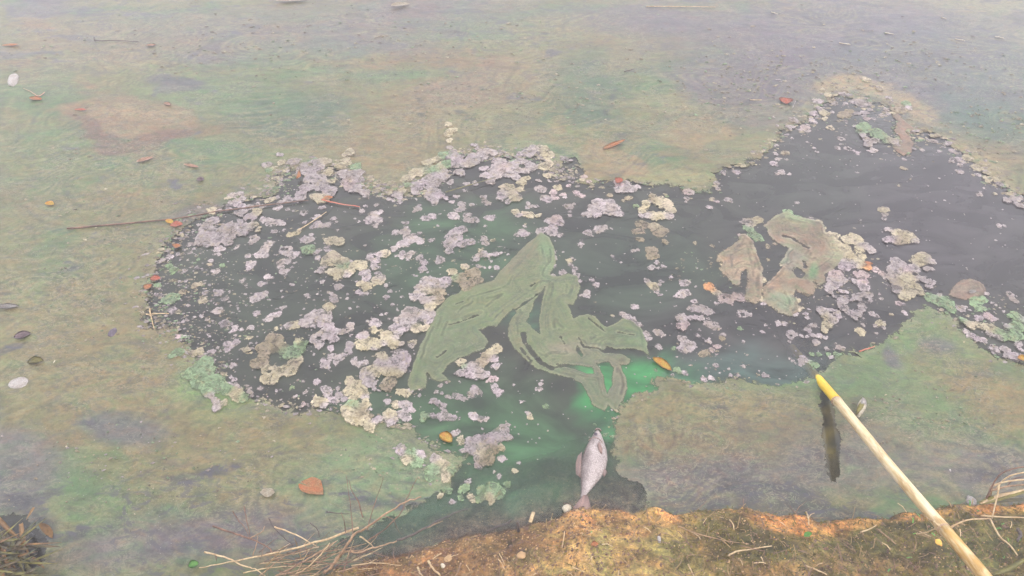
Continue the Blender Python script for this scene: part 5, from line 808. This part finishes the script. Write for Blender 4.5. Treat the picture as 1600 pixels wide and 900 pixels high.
# ------------------------------------------------------------------ plants on the bank
def build_shrub():
    root = empty('dry_shrub', Ub(500, 896)); off = root.location.copy()
    B = [([(505, 896, .02), (521, 882, .03), (546, 845, .08), (555, 834, .09), (572, 825, .10), (604, 802, .12), (631, 786, .13), (658, 776, .14)], .0042, M_TWIGP),
         ([(546, 845, .08), (551, 832, .09), (547, 785, .12), (541, 743, .15)], .0016, M_TWIG), ([(567, 808, .08), (560, 785, .10), (549, 765, .12), (546, 750, .13)], .0018, M_TWIG),
         ([(574, 828, .09), (577, 815, .10), (585, 788, .12), (594, 763, .13), (599, 745, .15)], .0015, M_TWIG), ([(575, 845, .06), (601, 827, .08), (627, 800, .10), (633, 784, .11), (640, 770, .12), (651, 747, .14)], .0021, M_TWIG),
         ([(560, 824, .08), (520, 839, .06), (473, 853, .045), (429, 864, .035), (389, 872, .03), (356, 879, .02), (311, 887, .01)], .0032, M_STRAW),
         ([(515, 890, .02), (533, 864, .03), (560, 863, .03), (587, 855, .035), (615, 847, .04), (627, 841, .04)], .0034, M_TWIGP), ([(620, 845, .04), (658, 829, .045), (690, 811, .05), (715, 800, .055), (732, 795, .06)], .0034, M_DARK), ([(640, 838, .04), (665, 826, .045), (692, 814, .05)], .0024, M_TWIGP),
         ([(333, 822, .05), (370, 835, .05), (389, 841, .05), (404, 847, .05), (420, 856, .04), (429, 869, .03), (445, 888, .015)], .0028, M_TWIG), ([(381, 791, .08), (386, 815, .065), (391, 838, .05)], .0018, M_TWIG), ([(364, 799, .08), (372, 812, .07), (383, 825, .06), (390, 841, .05)], .0016, M_TWIG), ([(391, 841, .05), (409, 831, .06), (414, 822, .07)], .0016, M_TWIGP),
         ([(420, 809, .07), (426, 822, .06), (443, 839, .05), (460, 855, .03), (459, 868, .02)], .0020, M_DARK), ([(428, 823, .06), (456, 833, .05), (484, 847, .04), (498, 856, .03)], .0022, M_STRAW), ([(319, 863, .03), (356, 872, .03), (380, 884, .02), (398, 889, .02), (415, 900, .015)], .0025, M_STRAW), ([(336, 866, .03), (338, 876, .02)], .002, M_TWIG),
         ([(484, 817, .06), (496, 827, .05), (499, 840, .04)], .0018, M_DARK), ([(430, 902, .02), (470, 880, .04), (500, 862, .05), (525, 846, .06)], .003, M_TWIGP), ([(445, 905, .02), (478, 888, .035), (505, 862, .06), (515, 848, .07)], .0026, M_STRAW), ([(562, 838, .07), (574, 846, .06), (584, 855, .04)], .0022, M_STRAW), ([(510, 800, .09), (530, 802, .095), (547, 803, .10)], .0014, M_DARK),
         ([(380, 895, .015), (430, 886, .02), (480, 884, .02), (540, 878, .03)], .0016, M_STRAW), ([(400, 905, .02), (440, 872, .03), (470, 860, .035)], .0016, M_TWIGP), ([(540, 832, .07), (538, 815, .09), (533, 800, .1)], .0014, M_TWIG), ([(599, 806, .11), (614, 812, .10), (622, 828, .07), (628, 836, .06)], .0013, M_TWIG), ([(395, 868, .03), (401, 850, .05), (403, 836, .06)], .0013, M_TWIGP)]
    rg = random.Random(12)
    for _ in range(85):                                       # thin tangle about the foot
        u0, v0 = rg.uniform(400, 570), rg.uniform(862, 905); a = rg.gauss(-.5, .5); L = rg.uniform(25, 80); z0 = rg.uniform(.005, .03)
        P = [(u0+L*t*math.cos(a), v0+L*t*math.sin(a)*.6+rg.uniform(-3, 3), z0+.05*t*rg.random()+.005) for t in (0, .5, 1)]
        B.append((P, rg.uniform(.0009, .0017), rg.choice((M_TWIG, M_TWIG, M_TWIGP, M_STRAW, M_LITTER))))
    for pts, r, m in B:
        bm = bmesh.new(); C = curve([U(u, v, z)-off for u, v, z in pts], 5, r*.35); n = len(C); tube_bm(bm, C, [.8*r*(1-.6*i/n) for i in range(n)], 7, .14); done('branch', bm, m, root)
    tag(root, 'dry leafless shrub with pale and brown twigs leaning over the water', 'shrub')
build_shrub()
leaf(306, 888, 15, 14, 20, M_GREEN, 'small fresh green leaf at the tip of the lowest dry twig', z=.016)
def build_reeds():
    root = empty('reed_clump', U(-30, 930, .0)); off = root.location.copy()
    B = [([(-10, 805, .06), (0, 814, .06), (14, 828, .05), (32, 843, .03)], 10, M_REED1), ([(33, 818, .03), (35, 835, .04), (38, 850, .04), (46, 868, .03)], 11, M_REED1), ([(20, 842, .05), (19, 858, .05), (15, 880, .04), (8, 905, .02)], 10, M_REED2), ([(-6, 848, .07), (8, 865, .06), (16, 878, .05), (24, 888, .04)], 11, M_REED1), ([(-10, 882, .05), (0, 881, .06), (12, 884, .05), (22, 884, .04)], 15, M_REED2), ([(50, 872, .02), (58, 878, .02), (70, 888, .01)], 9, M_REED1), ([(40, 882, .03), (48, 894, .03), (58, 908, .02)], 9, M_REED2), ([(53, 793, .03), (48, 801, .03), (41, 812, .02)], 6, M_REED1), ([(4, 862, .08), (10, 876, .07), (18, 895, .05), (22, 910, .03)], 8, M_REED1),
         ([(-20, 830, .02), (0, 838, .03), (16, 852, .03), (30, 876, .02)], 22, M_REED3), ([(-20, 850, .02), (8, 856, .02), (24, 880, .02), (44, 880, .01)], 20, M_REED3), ([(-12, 905, .03), (14, 892, .03), (34, 900, .02), (52, 900, .01)], 24, M_REED3), ([(10, 826, .02), (30, 850, .02), (34, 880, .02), (30, 910, .02)], 16, M_REED3), ([(-10, 820, .08), (-2, 838, .07), (6, 850, .06)], 9, M_REED2), ([(26, 860, .05), (30, 878, .05), (40, 900, .03)], 8, M_REED2), ([(-14, 860, .08), (2, 900, .07), (12, 930, .05)], 14, M_REED1)]
    rg = random.Random(5)
    for _ in range(58):
        u0, v0 = rg.uniform(-40, 40), rg.uniform(842, 930); a = rg.uniform(-1.3, .35); L = rg.uniform(35, 85); z0 = rg.uniform(.01, .05)
        B.append(([(u0+L*t*math.cos(a), v0+L*t*math.sin(a)*.75, z0+.06*math.sin(t*2.4)) for t in (0, .33, .66, 1)], rg.uniform(4, 9), rg.choice((M_REED1, M_REED3, M_REED3, M_REED2))))
    for pts, wd, m in B:
        bm = bmesh.new(); C = curve([U(u, v, z)-off for u, v, z in pts], 5); blade_bm(bm, C, .8*wd*mpp(20, 860), .3, (.7, 1, .12)); done('leaf_blade', bm, m, root)
    tag(root, 'clump of amber and olive reed leaves in the lower left corner', 'reeds')
    leaf(74, 832, 38, 11, -40, M_REED1, 'brown reed leaf floating right of the reed clump', z=.006)
build_reeds()
def build_dry_grass():
    root = empty('dry_grass_clump', Ub(1535, 788)); off = root.location.copy()
    T = [([(1541, 780), (1548, 764), (1562, 742), (1585, 732), (1612, 728)], (.06, .08, .11, .13, .14), .0022, M_TWIG), ([(1556, 766), (1566, 752), (1582, 742), (1612, 736)], (.07, .09, .11, .12), .002, M_STRAW), ([(1548, 760), (1570, 753), (1612, 748)], (.08, .09, .10), .0024, M_STRAW), ([(1547, 767), (1575, 760), (1612, 756)], (.07, .08, .09), .0024, M_TWIGP), ([(1574, 760), (1582, 750), (1596, 745), (1612, 744)], (.07, .08, .09, .09), .0015, M_TWIG),
         ([(1562, 756), (1557, 780), (1550, 810)], (.10, .08, .06), .0021, M_STRAW), ([(1547, 811), (1562, 838), (1578, 852), (1590, 868)], (.07, .08, .09, .10), .0020, M_STRAW), ([(1533, 806), (1570, 808), (1612, 809)], (.06, .06, .06), .0020, M_STRAW)]
    for pts, zs, r, m in T:
        bm = bmesh.new(); C = curve([U(u, v, z)-off for (u, v), z in zip(pts, zs)], 6, r*.15); n = len(C); tube_bm(bm, C, [r*(1-.3*i/n) for i in range(n)], 6); done('stem', bm, m, root)
    for pts, zs, wd, m in (([(1530, 787), (1550, 781), (1575, 775), (1612, 766)], (.05, .065, .07, .08), 11, M_REED2), ([(1532, 787), (1558, 776), (1582, 770), (1612, 762)], (.055, .07, .085, .09), 6, M_STRAW), ([(1540, 784), (1570, 782), (1612, 780)], (.04, .05, .05), 8, M_REED3), ([(1552, 898), (1574, 890), (1592, 880), (1614, 866)], (.12, .13, .14, .15), 8, M_REED2), ([(1540, 785), (1545, 775), (1550, 762)], (.05, .06, .07), 7, M_REED1)):
        bm = bmesh.new(); C = curve([U(u, v, z)-off for (u, v), z in zip(pts, zs)], 5); blade_bm(bm, C, wd*mpp(1560, 790), .3, (.5, 1, .2)); done('leaf_blade', bm, m, root)
    tag(root, 'dry grass clump with arching stems at the lower right edge', 'grass clump')
build_dry_grass()

# ------------------------------------------------------------------ things lying on the bank
stone(1518, 784, 17, 15, M_WHITE, 'white pointed stone at the water edge right of the bamboo pole', 'stone', Ub(1518, 784, .004), 'white_stone', .35, .8)
stone(886, 796, 13, 12, M_CREAM, 'cream pebble at the water edge left of the dead fish tail', 'pebble', U(886, 795, .004), 'pebble', .3, .9)
stone(1467, 848, 11, 9, M_YEL, 'yellow pebble-like leaf bit on the bank left of the pole', 'leaf', Ub(1467, 848, .003), 'leaf_bit', .3, .5)
stone(814, 868, 13, 10, M_GRIT, 'tan pebble on the reddish bank below centre', 'pebble', Ub(814, 868, .002), 'pebble', .35, .6)
stone(703, 874, 16, 12, M_GRIT, 'brownish-grey stone sunk in the reddish bank', 'stone', Ub(703, 874, 0), 'stone', .3, .5)
stone(1030, 843, 6, 8, M_WHITE, 'tiny white pebble on the bank under the orange clay', 'pebble', Ub(1030, 843, .002), 'pebble', .3, .7)
stone(692, 884, 7, 6, M_CREAM, 'tiny cream pebble beside the sunk stone', 'pebble', Ub(692, 884, .002), 'pebble', .3, .7)
leaf(1260, 840, 14, 8, 20, M_GREEN, 'tiny green sprout on the bank below the orange clay', 'sprout', z=.012, on=Ub(1260, 840))
leaf(929, 853, 12, 9, 10, M_ORANGE, 'small orange leaf bit on the pale bank', z=.006, on=Ub(929, 853))
def chip():
    bm = bmesh.new(); p = U(831, 808, .012); bmesh.ops.create_cube(bm, size=1, matrix=Matrix.Translation(p) @ Matrix.Rotation(R(74), 4, 'Z') @ Matrix.Rotation(R(12), 4, 'Y') @ Matrix.Diagonal((.030, .008, .004, 1)))
    bmesh.ops.bevel(bm, geom=bm.edges[:], offset=.0012, segments=2, affect='EDGES'); tag(done('straw_chip', bm, M_STRAW), 'pale split straw chip standing in the water by the bank', 'straw')
chip()
stick([(760, 830), (775, 824), (790, 819), (800, 812)], .0028, M_DARK, 'dark twig on the bank edge left of the dead fish', z=.015, bank=True)
def stump():
    bm = bmesh.new(); p = Ub(810, 830); q = p+Vector((-.002, .004, .035)); tube_bm(bm, [p-Vector((0, 0, .01)), (p+q)/2+Vector((.001, 0, 0)), q], [.004, .0034, .0028], 8, .12); tag(done('twig_stub', bm, M_DARK), 'short dark twig stub upright on the bank edge', 'twig')
stump()
for pts, r, m, lab in (([(1138, 868), (1150, 862), (1175, 858), (1206, 853)], .0020, M_STRAW, 'forked pale twig on the mossy bank left of centre right'), ([(1258, 884), (1275, 890), (1292, 898)], .0022, M_STRAW, 'pale twig at the bottom edge under the mossy bank'), ([(1370, 826), (1385, 838), (1400, 850)], .0018, M_TWIGP, 'thin tan twig left of the bamboo pole'), ([(1345, 832), (1360, 826), (1370, 820)], .0017, M_STRAW, 'short straw above the thin tan twig'), ([(670, 876), (676, 888), (688, 900)], .0028, M_STRAW, 'curved pale root at the bottom edge of the reddish bank'), ([(652, 886), (656, 895), (664, 904)], .0024, M_STRAW, 'smaller pale root left of the curved one'), ([(720, 880), (716, 892), (710, 902)], .0017, M_TWIGP, 'thin tan straw right of the curved pale root'), ([(1260, 800), (1263, 810), (1264, 820)], .0020, M_STRAW, 'upright straw in the orange clay'), ([(1140, 812), (1146, 820), (1147, 828)], .0017, M_STRAW, 'short bent straw on the dark moss'), ([(1060, 822), (1090, 834), (1130, 844), (1170, 850)], .0013, M_TWIGP, 'long fine stem across the mossy bank'), ([(882, 830), (880, 845), (878, 856)], .0013, M_STRAW, 'fine curved straw on the tan soil patch'), ([(1075, 882), (1080, 892), (1085, 902)], .0018, M_STRAW, 'pale straw at the bottom edge in the middle of the bank'), ([(1590, 828), (1594, 836), (1590, 846)], .004, M_DARK, 'thick dark twig under the dry grass clump'), ([(780, 865), (785, 874), (788, 882)], .0012, M_STRAW, 'fine straw below the tan pebble'), ([(1178, 880), (1190, 879), (1197, 880)], .0014, M_STRAW, 'short level straw low on the bank')):
    stick(pts, r, m, lab, z=.007, bank=True)
def scatter(name, label, cat, n, fn, mat, seed, region):
    rg = random.Random(seed); V, F = [], []
    k = 0; tries = 0
    while k < n and tries < n*20:
        tries += 1; x = rg.uniform(-.6, 1.45); y = rg.uniform(.5, 1.0); z, d = bank_z(np.array([x]), np.array([y])); z = float(z[0]); d = float(d[0])
        if d < .004 or d > .4: continue
        u, v = UV(np.array(x), np.array(y), z)
        if rg.random() > region(float(u), float(v), d, x, y): continue
        vs, fs = fn(rg, x, y, z); b = len(V); V += vs; F += [tuple(b+i for i in f) for f in fs]; k += 1
    me = np_mesh(name, np.array(V), np.array(F), smooth=False); o = link(name, me, mat); return tag(o, label, cat, kind='stuff')
OCT = [(0, 2, 4), (2, 1, 4), (1, 3, 4), (3, 0, 4), (2, 0, 5), (1, 2, 5), (3, 1, 5), (0, 3, 5)]
def grit(lo, hi):
    def f(rg, x, y, z):
        s = rg.uniform(lo, hi)*rg.uniform(.6, 1); j = lambda: rg.uniform(.6, 1.3)*s
        return [(x+j(), y+j()*.2, z), (x-j(), y-j()*.2, z), (x+j()*.2, y+j(), z), (x, y-j(), z), (x, y, z+j()*.8), (x, y, z-j()*.5)], [(0, 2, 4), (2, 1, 4), (1, 3, 4), (3, 0, 4)]
    return f
def strand(lo, hi, w, lift):
    def f(rg, x, y, z):
        L = rg.uniform(lo, hi); a = rg.uniform(0, 6.283); c, s = math.cos(a), math.sin(a); ww = w*rg.uniform(.6, 1.4); b = rg.uniform(-.4, .4)*L; h = rg.uniform(.1, 1)*lift
        P = [(x+c*L*t-s*b*t*t, y+s*L*t+c*b*t*t, z+.001+h*math.sin(t*2.6)) for t in (0, .5, 1)]
        vs = [];
        for px, py, pz in P: vs += [(px-s*ww, py+c*ww, pz), (px+s*ww, py-c*ww, pz+ww*.6)]
        return vs, [(0, 1, 3), (0, 3, 2), (2, 3, 5), (2, 5, 4)]
    return f
mossy = lambda u, v, d, x, y: (1.0 if u > 1060 else .10)*(.25+.75*float(fbm(np.array([x*18]), np.array([y*18]), 3)[0] > -.1))
red = lambda u, v, d, x, y: 1.0 if u < 1000 else .35
anyw = lambda u, v, d, x, y: .9
scatter('moss_fuzz', 'short dark olive moss fuzz on the right-hand bank', 'moss', 5000, strand(.003, .009, .0008, .004), M_MOSS, 1, mossy)
scatter('grass_litter', 'fine dead grass litter strewn over the bank', 'litter', 900, strand(.008, .034, .0007, .005), M_LITTER, 2, anyw)
scatter('dark_stems', 'thin dark dead stems lying over the bank', 'litter', 420, strand(.015, .05, .0006, .007), M_TWIG, 11, lambda u, v, d, x, y: 1. if u > 1040 else .35)
scatter('straw_litter', 'pale straw bits strewn over the bank', 'litter', 90, strand(.008, .03, .0009, .008), M_STRAW, 3, anyw)
scatter('soil_grit', 'tan grit and soil crumbs on the bank', 'grit', 5000, grit(.001, .0036), M_GRIT, 4, red)
scatter('soil_crumbs', 'reddish-brown soil crumbs on the bank', 'grit', 5000, grit(.001, .0048), M_TWIG, 5, red)
scatter('yellow_bits', 'tiny yellow leaf bits on the bank', 'litter', 45, grit(.002, .004), M_YEL, 6, mossy)
scatter('green_sprouts', 'tiny green sprouts on the right-hand bank', 'sprouts', 60, strand(.006, .014, .0012, .008), M_GREEN, 8, lambda u, v, d, x, y: 1. if u > 1380 else .05)

# ------------------------------------------------------------------ thin mist lying over the pond
def build_haze():
    bm = bmesh.new(); bmesh.ops.create_cube(bm, size=1, matrix=Matrix.Translation((0, 30, .15)) @ Matrix.Diagonal((300, 300, 3.3, 1)))
    m = bpy.data.materials.new('mist'); m.use_nodes = True; n = m.node_tree.nodes; n.remove(n['Principled BSDF'])
    v = n.new('ShaderNodeVolumePrincipled'); v.inputs['Density'].default_value = .036; v.inputs['Color'].default_value = (.945, .92, .965, 1); v.inputs['Anisotropy'].default_value = .1
    m.node_tree.links.new(v.outputs[0], n['Material Output'].inputs['Volume'])
    tag(done('haze', bm, m, smooth=False), kind='stuff')
build_haze()
